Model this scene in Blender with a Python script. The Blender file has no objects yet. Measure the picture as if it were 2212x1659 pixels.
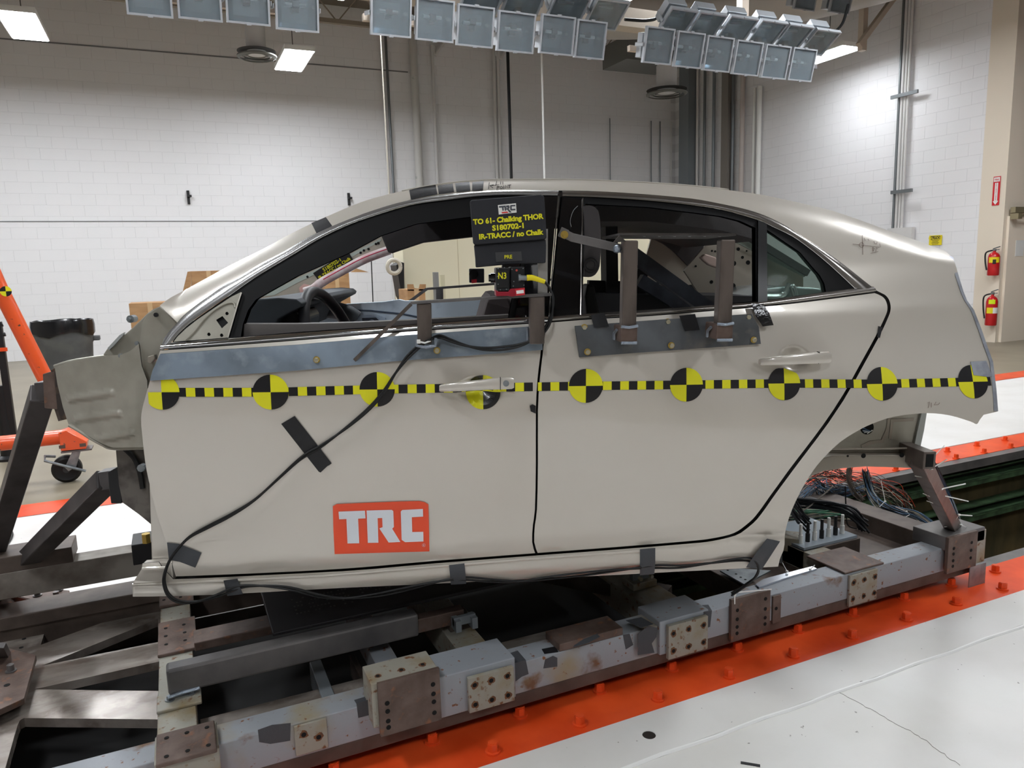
import bpy, bmesh, math, random
from mathutils import Vector, Matrix
from mathutils.geometry import delaunay_2d_cdt
random.seed(7)
sc = bpy.context.scene
COL = sc.collection
# ---------------------------------------------------------------- camera (solved from the vanishing points of walls and track)
F, CX, CY, CAMH = 1600.0, 1106.0, 829.5, 1.45
D1 = Vector((3574, -360, 1600)).normalized()            # world +X (along the track) in lens axes (right, down, forward)
DN = Vector((308, 10170, 1600)); DN = (DN - D1 * DN.dot(D1)).normalized()
D2 = D1.cross(DN)
if D2.z < 0: D2 = -D2
UP = -DN
CAM = Vector((0, 0, CAMH))
cam = bpy.data.cameras.new('camera'); cam.sensor_width = 36; cam.lens = F / 2212 * 36; cam.clip_start = 0.05
co = bpy.data.objects.new('camera', cam); COL.objects.link(co)
right = Vector((D1.x, D2.x, UP.x)); down = Vector((D1.y, D2.y, UP.y)); fwd = Vector((D1.z, D2.z, UP.z))
m = Matrix.Identity(4)
for i in range(3):
    m[i][0] = right[i]; m[i][1] = -down[i]; m[i][2] = -fwd[i]; m[i][3] = CAM[i]
co.matrix_world = m
sc.camera = co
# ---------------------------------------------------------------- world, exposure
w = bpy.data.worlds.new('world'); sc.world = w; w.use_nodes = True
w.node_tree.nodes['Background'].inputs[0].default_value = (0.8, 0.85, 1, 1)
w.node_tree.nodes['Background'].inputs[1].default_value = 0.05
sc.view_settings.view_transform = 'Standard'; sc.view_settings.look = 'None'
sc.view_settings.gamma = 1; sc.view_settings.use_curve_mapping = False
sc.view_settings.exposure = 0.70
LAMP = 40.0                                              # emission of the white light panels
LAMPS = [(2.24, 13.5), (-1.55, 12.9), (2.2, 9.75), (5.85, 8.55), (11.0, 10.25), (-5.3, 12.9), (-5.3, 9.0), (-1.6, 9.0), (-1.6, 5.4), (2.2, 5.2), (7.4, 5.4), (10.0, 4.6),
         (-2.4, 1.6), (5.2, 1.2), (-1.8, -2.6), (3.2, -3.2)]  # panels beyond the visible ones are unseen, added to tune the brightness
LZ = 5.0

def ray(px, py):
    v = Vector((px - CX, py - CY, F)); return Vector((v.dot(D1), v.dot(D2), v.dot(UP)))
def wz(px, py, z): r = ray(px, py); return CAM + r * ((z - CAMH) / r.z)
def wy(px, py, y): r = ray(px, py); return CAM + r * (y / r.y)
def wx(px, py, x): r = ray(px, py); return CAM + r * (x / r.x)
def lin(c): c /= 255.0; return c / 12.92 if c <= 0.04045 else ((c + 0.055) / 1.055) ** 2.4
def rgb(r, g, b): return (lin(r), lin(g), lin(b), 1)
# ---------------------------------------------------------------- materials
MATS = {}
def M(name, col, rough=0.5, metal=0.0, coat=0.0, var=None, bump=None, scr=None, spec=0.5, trans=0.0, emit=None, ior=1.45, aniso=None):
    """procedural principled material; var=(colour2, scale, lo, hi[, stretch xyz]) ; scr=(colour, scale, threshold) thin stains"""
    if name in MATS: return MATS[name]
    mt = bpy.data.materials.new(name); mt.use_nodes = True; nt = mt.node_tree; n = nt.nodes; L = nt.links
    b = n['Principled BSDF']; MATS[name] = mt
    b.inputs['Base Color'].default_value = rgb(*col); b.inputs['Roughness'].default_value = rough
    b.inputs['Metallic'].default_value = metal; b.inputs['Coat Weight'].default_value = coat; b.inputs['Coat Roughness'].default_value = 0.04
    b.inputs['Specular IOR Level'].default_value = spec; b.inputs['Transmission Weight'].default_value = trans; b.inputs['IOR'].default_value = ior
    if emit: b.inputs['Emission Color'].default_value = rgb(*emit[0]); b.inputs['Emission Strength'].default_value = emit[1]
    tc = n.new('ShaderNodeTexCoord'); src = tc.outputs['Object']
    cur = None
    def noise(scale, stretch=None, det=6):
        t = n.new('ShaderNodeTexNoise'); t.inputs['Scale'].default_value = scale; t.inputs['Detail'].default_value = det
        if stretch:
            mp = n.new('ShaderNodeMapping'); mp.inputs['Scale'].default_value = stretch; L.new(src, mp.inputs[0]); L.new(mp.outputs[0], t.inputs[0])
        else: L.new(src, t.inputs[0])
        return t
    def mix(fac, a, bcol):
        x = n.new('ShaderNodeMix'); x.data_type = 'RGBA'; L.new(fac, x.inputs[0])
        if hasattr(a, 'is_output'): L.new(a, x.inputs[6])
        else: x.inputs[6].default_value = a
        x.inputs[7].default_value = bcol; return x.outputs[2]
    def ramp(out, lo, hi):
        r = n.new('ShaderNodeMapRange'); r.inputs[1].default_value = lo; r.inputs[2].default_value = hi; L.new(out, r.inputs[0]); return r.outputs[0]
    cur = rgb(*col)
    for v in ([var] if var and not isinstance(var[0][0], (tuple, list)) else (var or [])):
        t = noise(v[1], v[4] if len(v) > 4 else None)
        cur = mix(ramp(t.outputs[0], v[2], v[3]), cur, rgb(*v[0]))
    if scr:
        t = noise(scr[1], None, 3); cur = mix(ramp(t.outputs[0], scr[2], scr[2] + 0.03), cur, rgb(*scr[0]))
    if hasattr(cur, 'is_output'): L.new(cur, b.inputs['Base Color'])
    if bump:
        t = noise(bump[0], bump[2] if len(bump) > 2 else None)
        bp = n.new('ShaderNodeBump'); bp.inputs['Strength'].default_value = bump[1]; bp.inputs['Distance'].default_value = 0.004
        L.new(t.outputs[0], bp.inputs['Height']); L.new(bp.outputs[0], b.inputs['Normal'])
    return mt
# ---------------------------------------------------------------- mesh builder (vertices in world metres)
WO = {}
def tag(o, label=None, cat=None, group=None, kind=None):
    if label: o['label'] = label
    if cat: o['category'] = cat
    if group: o['group'] = group
    if kind: o['kind'] = kind
    return o
def empty(name, loc, label, cat, group=None):
    o = bpy.data.objects.new(name, None); COL.objects.link(o); o.location = loc; o.empty_display_size = 0.05
    WO[o.name] = Vector(loc); return tag(o, label, cat, group)
class MB:
    def __init__(s, T=None): s.v = []; s.f = []; s.m = []; s.T = T or (lambda p: Vector(p)); s.cn = None
    def add(s, vs, fs, mi=0):
        b = len(s.v); s.v += [s.T(Vector(p)) for p in vs]; s.f += [[b + i for i in f] for f in fs]; s.m += [mi] * len(fs); return s
    def box(s, x0, x1, y0, y1, z0, z1, mi=0):
        return s.add([(x0, y0, z0), (x1, y0, z0), (x1, y1, z0), (x0, y1, z0), (x0, y0, z1), (x1, y0, z1), (x1, y1, z1), (x0, y1, z1)],
                     [(3, 2, 1, 0), (4, 5, 6, 7), (0, 1, 5, 4), (1, 2, 6, 5), (2, 3, 7, 6), (3, 0, 4, 7)], mi)
    def bar(s, p0, p1, wd, ht, up=(0, 0, 1), mi=0):
        p0 = Vector(p0); p1 = Vector(p1); d = (p1 - p0).normalized(); u = Vector(up); sx = d.cross(u).normalized(); u = sx.cross(d).normalized()
        a = sx * wd / 2; b = u * ht / 2
        return s.add([p0 - a - b, p0 + a - b, p0 + a + b, p0 - a + b, p1 - a - b, p1 + a - b, p1 + a + b, p1 - a + b],
                     [(0, 1, 2, 3), (7, 6, 5, 4), (4, 5, 1, 0), (5, 6, 2, 1), (6, 7, 3, 2), (7, 4, 0, 3)], mi)
    def tube(s, pts, r, n=8, mi=0, cap=True, r2=None):
        P = [Vector(p) for p in pts]; k = len(P); rings = []; t0 = (P[1] - P[0]).normalized()
        ref = Vector((0, 0, 1)) if abs(t0.z) < 0.9 else Vector((1, 0, 0)); nx = t0.cross(ref).normalized()
        vs = []
        for i in range(k):
            t = (P[min(i + 1, k - 1)] - P[max(i - 1, 0)]).normalized(); nx = (nx - t * nx.dot(t)).normalized(); ny = t.cross(nx)
            rr = r if r2 is None else r + (r2 - r) * i / (k - 1)
            if isinstance(r, (list, tuple)): rr = r[i]
            vs += [P[i] + (nx * math.cos(2 * math.pi * j / n) + ny * math.sin(2 * math.pi * j / n)) * rr for j in range(n)]
        fs = [(i * n + j, i * n + (j + 1) % n, (i + 1) * n + (j + 1) % n, (i + 1) * n + j) for i in range(k - 1) for j in range(n)]
        if cap: fs += [tuple(range(n - 1, -1, -1)), tuple((k - 1) * n + j for j in range(n))]
        return s.add(vs, fs, mi)
    def cyl(s, p0, p1, r, n=16, r2=None, mi=0): return s.tube([p0, p1], r, n, mi, True, r2)
    def prism(s, poly, d, mi=0):
        """closed polygon of 3-D points extruded by vector d (ear clipped caps)"""
        P = [Vector(p) for p in poly]; k = len(P); d = Vector(d)
        from mathutils.geometry import tessellate_polygon
        tr = tessellate_polygon([P]); fs = [tuple(t) for t in tr] + [tuple(i + k for i in reversed(t)) for t in tr]
        fs += [(i, (i + 1) % k, (i + 1) % k + k, i + k) for i in range(k)]
        return s.add(P + [p + d for p in P], fs, mi)
    def lathe(s, c, prof, n=24, mi=0, axis='z'):
        """prof = [(r, h)...] around axis through c"""
        c = Vector(c); vs = []
        for r, h in prof:
            for j in range(n):
                a = 2 * math.pi * j / n; u, v2 = r * math.cos(a), r * math.sin(a)
                vs.append(c + (Vector((u, v2, h)) if axis == 'z' else Vector((u, h, v2)) if axis == 'y' else Vector((h, u, v2))))
        k = len(prof); fs = [(i * n + j, i * n + (j + 1) % n, (i + 1) * n + (j + 1) % n, (i + 1) * n + j) for i in range(k - 1) for j in range(n)]
        fs += [tuple(range(n - 1, -1, -1)), tuple((k - 1) * n + j for j in range(n))]
        return s.add(vs, fs, mi)
    def build(s, name, mat, parent=None, smooth=False, bev=0, label=None, cat=None, group=None, kind=None, origin=None, fix=True):
        vs = s.v
        if origin is None:
            lo = [min(v[i] for v in vs) for i in range(3)]; hi = [max(v[i] for v in vs) for i in range(3)]
            origin = Vector(((lo[0] + hi[0]) / 2, (lo[1] + hi[1]) / 2, lo[2]))
        else: origin = Vector(origin)
        me = bpy.data.meshes.new(name); me.from_pydata([v - origin for v in vs], [], s.f)
        for mm in (mat if isinstance(mat, (list, tuple)) else [mat]): me.materials.append(mm)
        if any(s.m): me.polygons.foreach_set('material_index', s.m)
        if fix:
            bm = bmesh.new(); bm.from_mesh(me); bmesh.ops.recalc_face_normals(bm, faces=bm.faces); bm.to_mesh(me); bm.free()
        if smooth:
            me.polygons.foreach_set('use_smooth', [True] * len(me.polygons))
            if smooth is True and not s.cn: me.set_sharp_from_angle(angle=math.radians(38))
        if s.cn: me.normals_split_custom_set_from_vertices([tuple(c) for c in s.cn])
        o = bpy.data.objects.new(name, me); COL.objects.link(o); WO[o.name] = origin
        if parent is not None: o.parent = parent; o.location = origin - WO[parent.name]
        else: o.location = origin
        if bev:
            b = o.modifiers.new('bevel', 'BEVEL'); b.width = bev; b.segments = 2; b.limit_method = 'ANGLE'; b.angle_limit = math.radians(40)
        return tag(o, label, cat, group, kind)
def clone(o, delta, parent=None, label=None):
    c = o.copy(); COL.objects.link(c); WO[c.name] = WO[o.name] + Vector(delta)
    if parent is not None: c.parent = parent; c.location = WO[c.name] - WO[parent.name]
    elif not c.parent: c.location = WO[c.name]
    if label: c['label'] = label
    return c
def clone_tree(o, delta, parent=None, label=None):
    c = clone(o, delta, parent, label)
    for ch in list(o.children):
        if ch.name != c.name: clone_tree(ch, delta, c)
    return c
def spline(pts, n=6, closed=False):
    P = [Vector(p) for p in pts]; k = len(P); out = []
    g = (lambda i: P[i % k]) if closed else (lambda i: P[max(0, min(k - 1, i))])
    for i in range(k if closed else k - 1):
        a, b, c, d = g(i - 1), g(i), g(i + 1), g(i + 2)
        for j in range(n):
            t = j / n
            out.append(0.5 * ((2 * b) + (c - a) * t + (2 * a - 5 * b + 4 * c - d) * t * t + (3 * b - a - 3 * c + d) * t ** 3))
    if not closed: out.append(P[-1])
    return out
def text(body, size, org, ex, ey, mat, name='lettering', parent=None, bold=0.0, align='CENTER', depth=0.0003, sx=1.0, **kw):
    """built-in font text as a mesh, lower-left/centre at org, running along ex with letter height along ey (world)"""
    cu = bpy.data.curves.new('t', 'FONT'); cu.body = body; cu.size = size; cu.align_x = align; cu.offset = bold * size; cu.extrude = 0; cu.resolution_u = 3
    to = bpy.data.objects.new('t', cu); COL.objects.link(to)
    me = bpy.data.meshes.new_from_object(to, depsgraph=bpy.context.evaluated_depsgraph_get()); bpy.data.objects.remove(to); bpy.data.curves.remove(cu)
    b = MB(); ex = Vector(ex).normalized(); ey = Vector(ey).normalized(); nz = ex.cross(ey)
    b.add([Vector(org) + ex * v.co.x * sx + ey * v.co.y + nz * depth for v in me.vertices], [list(p.vertices) for p in me.polygons])
    bpy.data.meshes.remove(me)
    return b.build(name, mat, parent, fix=False, **kw)
ORD = ['first', 'second', 'third', 'fourth', 'fifth', 'sixth', 'seventh', 'eighth', 'ninth', 'tenth', 'eleventh', 'twelfth']
# ---------------------------------------------------------------- palette
m_wall = M('painted_block', (232, 231, 232), 0.75, bump=(60, 0.15))
m_cream = M('cream_wall', (226, 214, 196), 0.7, bump=(60, 0.12))
m_conc = M('sealed_concrete', (146, 137, 118), 0.35, var=((128, 118, 100), 1.3, 0.35, 0.75), bump=(30, 0.05))
m_floorw = M('white_floor_paint', (228, 226, 222), 0.36, var=((216, 213, 207), 3.0, 0.4, 0.8), scr=((150, 146, 140), 38, 0.735), bump=(9, 0.05))
m_orange = M('orange_paint', (238, 88, 40), 0.3, var=((214, 66, 24), 5, 0.4, 0.7))
m_ceil = M('ceiling_paint', (120, 112, 102), 0.9)
m_steelg = M('galvanised', (150, 155, 158), 0.42, 0.6, var=((120, 126, 130), 14, 0.4, 0.6))
m_black = M('black_plastic', (22, 22, 24), 0.45)
m_rubber = M('black_rubber', (14, 14, 15), 0.55)
m_dark = M('dark_void', (10, 10, 10), 0.9)
m_rust = M('rusty_plate', (108, 91, 83), 0.5, 0.25, var=[((84, 68, 60), 16, 0.35, 0.65), ((136, 92, 66), 30, 0.6, 0.75)], bump=(40, 0.3))
m_brown = M('brown_steel', (100, 88, 80), 0.5, 0.2, var=((76, 66, 60), 9, 0.35, 0.65), bump=(30, 0.25))
m_paintrust = M('grey_paint_rusting', (148, 152, 157), 0.5, 0.1, var=[((112, 84, 62), 8, 0.61, 0.70), ((150, 138, 112), 5, 0.56, 0.75), ((120, 78, 46), 46, 0.64, 0.70)], bump=(40, 0.25))
m_creamrust = M('cream_paint_rusting', (150, 147, 136), 0.5, 0.1, var=[((138, 122, 92), 9, 0.48, 0.68), ((112, 74, 44), 46, 0.60, 0.70)], bump=(40, 0.25))
m_dsteel = M('dark_mill_steel', (118, 114, 112), 0.4, 0.3, var=((88, 86, 86), 7, 0.35, 0.7), bump=(50, 0.12))
m_reflsteel = M('mill_steel_reflection', (140, 154, 168), 0.36, 0.25, var=[((116, 126, 136), 6, 0.4, 0.65), ((156, 168, 178), 16, 0.55, 0.75)], bump=(50, 0.1))  # bluish reflection on the front plate is put into this base colour
m_tubing = M('raw_tube_steel', (106, 96, 90), 0.36, 0.35, var=((80, 72, 67), 18, 0.4, 0.65, (1, 1, .3)), bump=(60, 0.15))
m_weld = M('weld_bead', (150, 160, 172), 0.35, 0.8, bump=(160, 0.8))
m_bolt = M('zinc_bolt', (206, 200, 176), 0.3, 0.85)
m_brass = M('yellow_zinc', (206, 176, 92), 0.3, 0.8)
m_ltape = M('grey_cloth_tape', (66, 68, 72), 0.6, bump=(220, 0.2))
m_btape = M('black_tape', (26, 26, 29), 0.42, bump=(40, 0.3))
m_white = M('white_plastic', (232, 232, 228), 0.5)
m_yel = M('yellow_ink', (222, 216, 30), 0.5)
m_ink = M('black_ink', (28, 27, 29), 0.42)
# ================================================================ the room
RX, LY = 12.2, 16.3          # right wall plane, far wall plane
def block_wall(name, n_u, z0, rows, origin, du, dz, normal, along, skip=None, mat=m_wall, near=None):
    """concrete block wall: backing + 300 single blocks (largest in view) + the rest in one stuff part"""
    bw, bh, jt, th = 0.406, 0.203, 0.004, 0.03
    along = Vector(along); normal = Vector(normal); org = Vector(origin)
    L = n_u * bw
    b = MB(); P = [org - normal * 0.0 , org + along * L, org + along * L + Vector((0, 0, rows * bh)), org + Vector((0, 0, rows * bh))]
    b.prism(P, -normal * 0.15)
    root = b.build(name, M('mortar_paint', (216, 215, 216), 0.8), kind='structure')
    pro = MB()
    a, c, d = along * (bw / 2 - jt / 2), Vector((0, 0, bh / 2 - jt / 2)), normal * 0.003
    ch = 0.985
    pro.add([-a - c, a - c, a + c, -a + c, (-a - c) * ch + d, (a - c) * ch + d, (a + c) * ch + d, (-a + c) * ch + d],
            [(4, 5, 6, 7), (0, 1, 5, 4), (1, 2, 6, 5), (2, 3, 7, 6), (3, 0, 4, 7)])
    cells = []
    for r in range(rows):
        for k in range(n_u):
            off = bw / 2 if r % 2 else 0
            if off and k == n_u - 1: continue
            ctr = org + along * (k * bw + bw / 2 + off) + Vector((0, 0, r * bh + bh / 2))
            cells.append(((ctr - CAM).length + (0 if near is None else near(ctr)), ctr))
    cells.sort(key=lambda t: t[0])
    first = None; rest = MB()
    for i, (dist, ctr) in enumerate(cells):
        if i < 300:
            if first is None:
                q = MB(); q.v = [v + ctr for v in pro.v]; q.f = pro.f; q.m = pro.m
                first = q.build('block', mat, root, origin=ctr)
            else:
                o = first.copy(); COL.objects.link(o); o.parent = root; o.location = ctr - WO[root.name]
        else:
            base = len(rest.v); rest.v += [v + ctr for v in pro.v]; rest.f += [[base + j for j in f] for f in pro.f]; rest.m += pro.m
    if rest.v: rest.build('block_courses', mat, root, kind='stuff')
    return root
# penalties push cells the picture does not show (outside the frame / behind the car) to the back of the list
def proj(p):
    d = Vector(p) - CAM; v = D1 * d.x + D2 * d.y + UP * d.z
    return (v.x / v.z * F + CX, v.y / v.z * F + CY) if v.z > 0.1 else (-9999, -9999)
def unseen(c):
    x, y = proj(c)
    roof = 400 if 900 < x < 1700 else (700 if x < 330 else 660 - (x - 330) * .45 if x <= 900 else 420 + (x - 1700) * .35)
    return 100 if (x < -20 or x > 2230 or y < -20 or y > min(roof, 780)) else 0
block_wall('wall_back', 44, 0, 34, (-5.6, LY, 0), 0, 0, (0, -1, 0), (1, 0, 0), near=unseen)
block_wall('wall_right', 21, 0, 34, (RX, LY, 0), 0, 0, (-1, 0, 0), (0, -1, 0), near=unseen)
# cream pier at the corner, cream wall with a door beyond it, walls out of view that close the room
b = MB(); b.box(RX - 0.008, RX + 0.15, 7.72, 8.13, 0, 6.9)
b.build('wall_pier', m_cream, kind='structure')
b = MB(); b.box(RX + 0.15, 20, 7.72, 7.9, 0, 6.9); b.build('wall_cream', m_cream, kind='structure')
bb = MB(); bb.box(RX + 0.16, 20, 7.70, 7.722, 0.0, 0.335); bb.build('baseboard_cream', M('grey_cove_base', (120, 116, 112), 0.5, var=((98, 95, 92), 20, .4, .6)), kind='structure')
b = MB(); b.box(-9, -8.85, -6, LY, 0, 7); b.build('wall_left', M('dim_wall', (150, 146, 140), .8), kind='structure')
b = MB(); b.box(-9, 20, -6.15, -6, 0, 7); b.build('wall_front', MATS['dim_wall'], kind='structure')
b = MB(); b.box(19.9, 20, -6, 7.72, 0, 7); b.build('wall_end', MATS['dim_wall'], kind='structure')
# floor: shop concrete, white painted track plates, the pit between the flanges
fl = MB(); Z = 0.0
fl.box(-9, 20, 5.33, LY, -0.1, 0); fl.box(-9, 20, -6, -1.2, -0.1, 0)
fl.build('floor', m_conc, kind='structure')
pl = MB(); pl.box(-9, 20, 3.64, 5.33, -0.1, 0.002); pl.build('floor_plates_far', m_floorw, kind='structure')
g = MB()
# near plate with a drilled hole (polygon ring) : strip y 1.66-1.85 and the big plate y -1.2..1.655
hx, hy, hr = 1.223, 1.753, 0.021
N = 24
ring = [(hx + hr * math.cos(2 * math.pi * i / N), hy + hr * math.sin(2 * math.pi * i / N), 0.004) for i in range(N)]
sq = []
for i in range(N):
    a = 2 * math.pi * i / N; s_ = 0.08 / max(abs(math.cos(a)), abs(math.sin(a))); sq.append((hx + s_ * math.cos(a), hy + s_ * math.sin(a), 0.004))
g.add(ring + sq + [(p[0], p[1], -0.08) for p in ring], [(i, (i + 1) % N, N + (i + 1) % N, N + i) for i in range(N)] + [((i + 1) % N, i, 2 * N + i, 2 * N + (i + 1) % N) for i in range(N)])
g.box(-9, hx - 0.08, 1.664, 1.852, -0.06, 0.004); g.box(hx + 0.08, 20, 1.664, 1.852, -0.06, 0.004)
g.box(hx - .08, hx + .08, 1.664, hy - .08, -.06, .004); g.box(hx - .08, hx + .08, hy + .08, 1.852, -.06, .004)
edge = g.build('floor_edge_plate', m_floorw, kind='structure')
hb = MB(); hb.cyl((hx, hy, -.082), (hx, hy, -.079), hr + .002, 24); hb.lathe((hx, hy, -.08), [(hr + .0, 0), (hr - .0002, .0), (hr - .0002, .082)], 24); hb.v = hb.v; hb.build('drilled_hole', M('hole_rust_shade', (46, 40, 36), .6), edge)  # rusty lining and floor coloured dark to stand for shade in the hole
g = MB(); g.box(-9, 20, -1.2, 1.655, -0.06, 0.0)
big = g.build('floor_plates_near', m_floorw, kind='structure')
# raised weld seam between edge plate and main plate, and a hairline crack
sm = MB(); pts = [(x / 10, 1.659 + 0.003 * math.sin(x * 1.7) + random.uniform(-.001, .001), 0.001) for x in range(-20, 75)]
sm.tube(pts, 0.0065, 6); sm.build('weld_seam', M('white_seam', (243, 243, 240), 0.3), big, smooth=True)
cr = MB(); p0 = wz(1790, 1483, 0); p1 = wz(1985, 1590, 0); p2 = wz(2080, 1659, 0); pts = []
for a, c2, n_ in ((p0, p1, 22), (p1, p2, 12)):
    for i in range(n_): pts.append(a.lerp(c2, i / n_) + Vector((random.uniform(-.004, .004), random.uniform(-.004, .004), 0.0008)))
cr.tube(pts, 0.0008, 4); cr.build('crack', M('crack_dark', (158, 152, 146), 0.8), big)
for q in ((1600, 1640, 1650, 1659), ):
    t = MB(); a = wz(1600, 1648, 0); c2 = wz(1642, 1655, 0)
    t.bar(a + Vector((0, 0, .0012)), c2 + Vector((0, 0, .0012)), 0.010, 0.002); t.build('tape_scrap', m_btape, label='small black tape scrap lying on the white plates at the bottom edge', cat='tape')
# track flanges (orange) with bolt heads
def flange(y0, y1, x0, x1, rows, label, steel):
    b = MB(); b.box(x0, x1, y0, y1, -0.05, 0.003)
    o = b.build('track_flange', m_orange, label=label, cat='track flange', bev=0.001)
    b = MB(); b.box(x0, x1, steel[0], steel[1], -0.06, 0.0); b.build('flange_lip', m_dsteel, o, label='bare grey steel lip')
    proto = {}
    for yy, xs in rows:
        for x in xs:
            if not proto:
                b = MB(); b.cyl((x, yy, 0.003), (x, yy, 0.009), 0.0235, 20); b.cyl((x, yy, 0.009), (x, yy, 0.033), 0.017, 6); b.cyl((x, yy, .033), (x, yy, .036), .013, 12)
                proto['o'] = b.build('bolt', m_orange, o, origin=(x, yy, 0.003)); continue
            c = proto['o'].copy(); COL.objects.link(c); c.parent = o; c.location = Vector((x, yy, 0.003)) - WO[o.name]
            c.rotation_euler = (0, 0, random.uniform(0, 1))
    return o
flange(1.852, 2.085, -3, 12, [(1.90, [0.155 + .3017 * k for k in range(-2, 16)]), (2.03, [0.006 + .3017 * k for k in range(-2, 16)])],
       'orange bolted flange running along the near side of the sled', (2.085, 2.15))
flange(3.37, 3.625, -3, 14, [(3.545, [4.80 + .335 * k for k in range(-8, 12)]), (3.39, [4.70 + .31 * k for k in range(-8, 12)])],
       'orange bolted flange beyond the pit at the right', (3.30, 3.37))
b = MB(); b.add([(-9, 5.33, .0045), (14, 5.33, .0045), (14, 5.62, .0045), (-9, 5.62, .0045)], [(0, 1, 2, 3)])
b.build('floor_line', m_orange, kind='structure')
# pit walls
m_pit = M('stained_plywood', (96, 84, 56), 0.7, var=[((70, 66, 44), 3, .35, .65, (3, 1, 1)), ((120, 100, 62), 2, .55, .75)])
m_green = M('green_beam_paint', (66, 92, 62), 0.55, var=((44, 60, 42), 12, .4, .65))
b = MB(); b.box(-9, 20, 3.43, 3.5, -1.4, -0.07); b.box(-9, 20, 1.95, 2.0, -1.4, -0.07)
pw = b.build('wall_pit', m_pit, kind='structure')
b = MB(); b.box(-9, 20, 1.9, 3.5, -1.45, -1.38); b.build('floor_pit', M('pit_floor', (70, 64, 54), 0.8), kind='structure')
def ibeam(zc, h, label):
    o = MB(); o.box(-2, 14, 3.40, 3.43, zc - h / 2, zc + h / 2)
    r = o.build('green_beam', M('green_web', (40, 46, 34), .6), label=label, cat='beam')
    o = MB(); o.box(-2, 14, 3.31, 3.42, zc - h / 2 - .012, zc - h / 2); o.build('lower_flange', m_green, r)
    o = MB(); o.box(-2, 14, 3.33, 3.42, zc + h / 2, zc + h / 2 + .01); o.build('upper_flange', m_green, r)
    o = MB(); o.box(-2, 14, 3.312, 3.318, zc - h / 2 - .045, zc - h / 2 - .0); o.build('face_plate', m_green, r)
ibeam(-0.125, 0.05, 'green steel beam along the far pit wall just under the orange flange')
ibeam(-0.395, 0.05, 'green steel beam half way down the far pit wall')
o = MB(); o.box(4.15, 4.3, 3.33, 3.42, -1.38, -0.14); o.build('pit_post', m_green, label='dark green post against the far pit wall behind the wiring', cat='post')
# ceiling, joists, duct
b = MB(); b.box(-9, 20, -6, LY, 6.9, 7.0); b.build('ceiling', m_ceil, kind='structure')
j = 0
for yy in (3.5, 6.5, 9.5, 12.5, 15.2):
    r = MB(); r.box(-8.8, 12.2, yy - .05, yy + .05, 6.78, 6.88); jo = r.build('ceiling_joist', M('joist_paint', (150, 140, 126), .6), label='painted open web ceiling joist, %s from the near end' % ORD[j], cat='joist'); j += 1
    r = MB(); r.box(-8.8, 12.2, yy - .05, yy + .05, 6.2, 6.28); r.build('bottom_chord', MATS['joist_paint'], jo)
    x = -8.6; up = True; r = MB()
    while x < 11.8:
        r.tube([(x, yy, 6.24 if up else 6.82), (x + .5, yy, 6.82 if up else 6.24)], .014, 6); x += .5; up = not up
    r.build('web_rod', MATS['joist_paint'], jo)
r = MB(); r.tube(spline([(4.5, 12.0, 5.7), (7, 11.6, 5.7), (9, 10.6, 5.7), (10.2, 8.8, 5.7), (10.5, 7.0, 5.7)], 8), .42, 20)
r.build('air_duct', M('duct_grey', (176, 172, 166), .5, .2), smooth=True, label='large round grey air duct curving under the ceiling at right', cat='duct')
# ---------------------------------------------------------------- lit panels
m_lamp = M('lit_diffuser', (255, 255, 255), 0.5, emit=((246, 250, 255), LAMP))
visible = {0: 'square lit ceiling panel hanging over the far wall beside the round diffuser', 1: 'square lit ceiling panel at the top left corner of the room',
           2: 'lit ceiling panel cut by the top of the frame left of the lamp bank', 3: 'lit ceiling panel at the top behind the middle lamps', 4: 'lit ceiling panel by the right wall beyond the end of the lamp bank'}
for i, (x, y) in enumerate(LAMPS):
    e = empty('light_panel', (x, y, LZ), visible.get(i, 'unseen lit ceiling panel added outside the frame for brightness'), 'ceiling light', 'hanging light panels')
    hx_, hy_ = (.22, .64)
    if i == 4: hx_, hy_ = .25, .52
    b = MB(); b.box(x - hx_, x + hx_, y - hy_, y + hy_, LZ, LZ + .006); b.build('diffuser', m_lamp if i != 4 else M('lit_diffuser_dim', (255, 255, 255), 0.5, emit=((246, 250, 255), LAMP * .5)), e)
    b = MB(); b.box(x - hx_ - .02, x + hx_ + .02, y - hy_ - .02, y + hy_ + .02, LZ + .007, LZ + .08); b.build('housing', m_white, e)
    b = MB(); b.tube([(x, y, LZ + .08), (x, y, 6.9)], .008, 6); b.build('hanger', m_dsteel, e)
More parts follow.
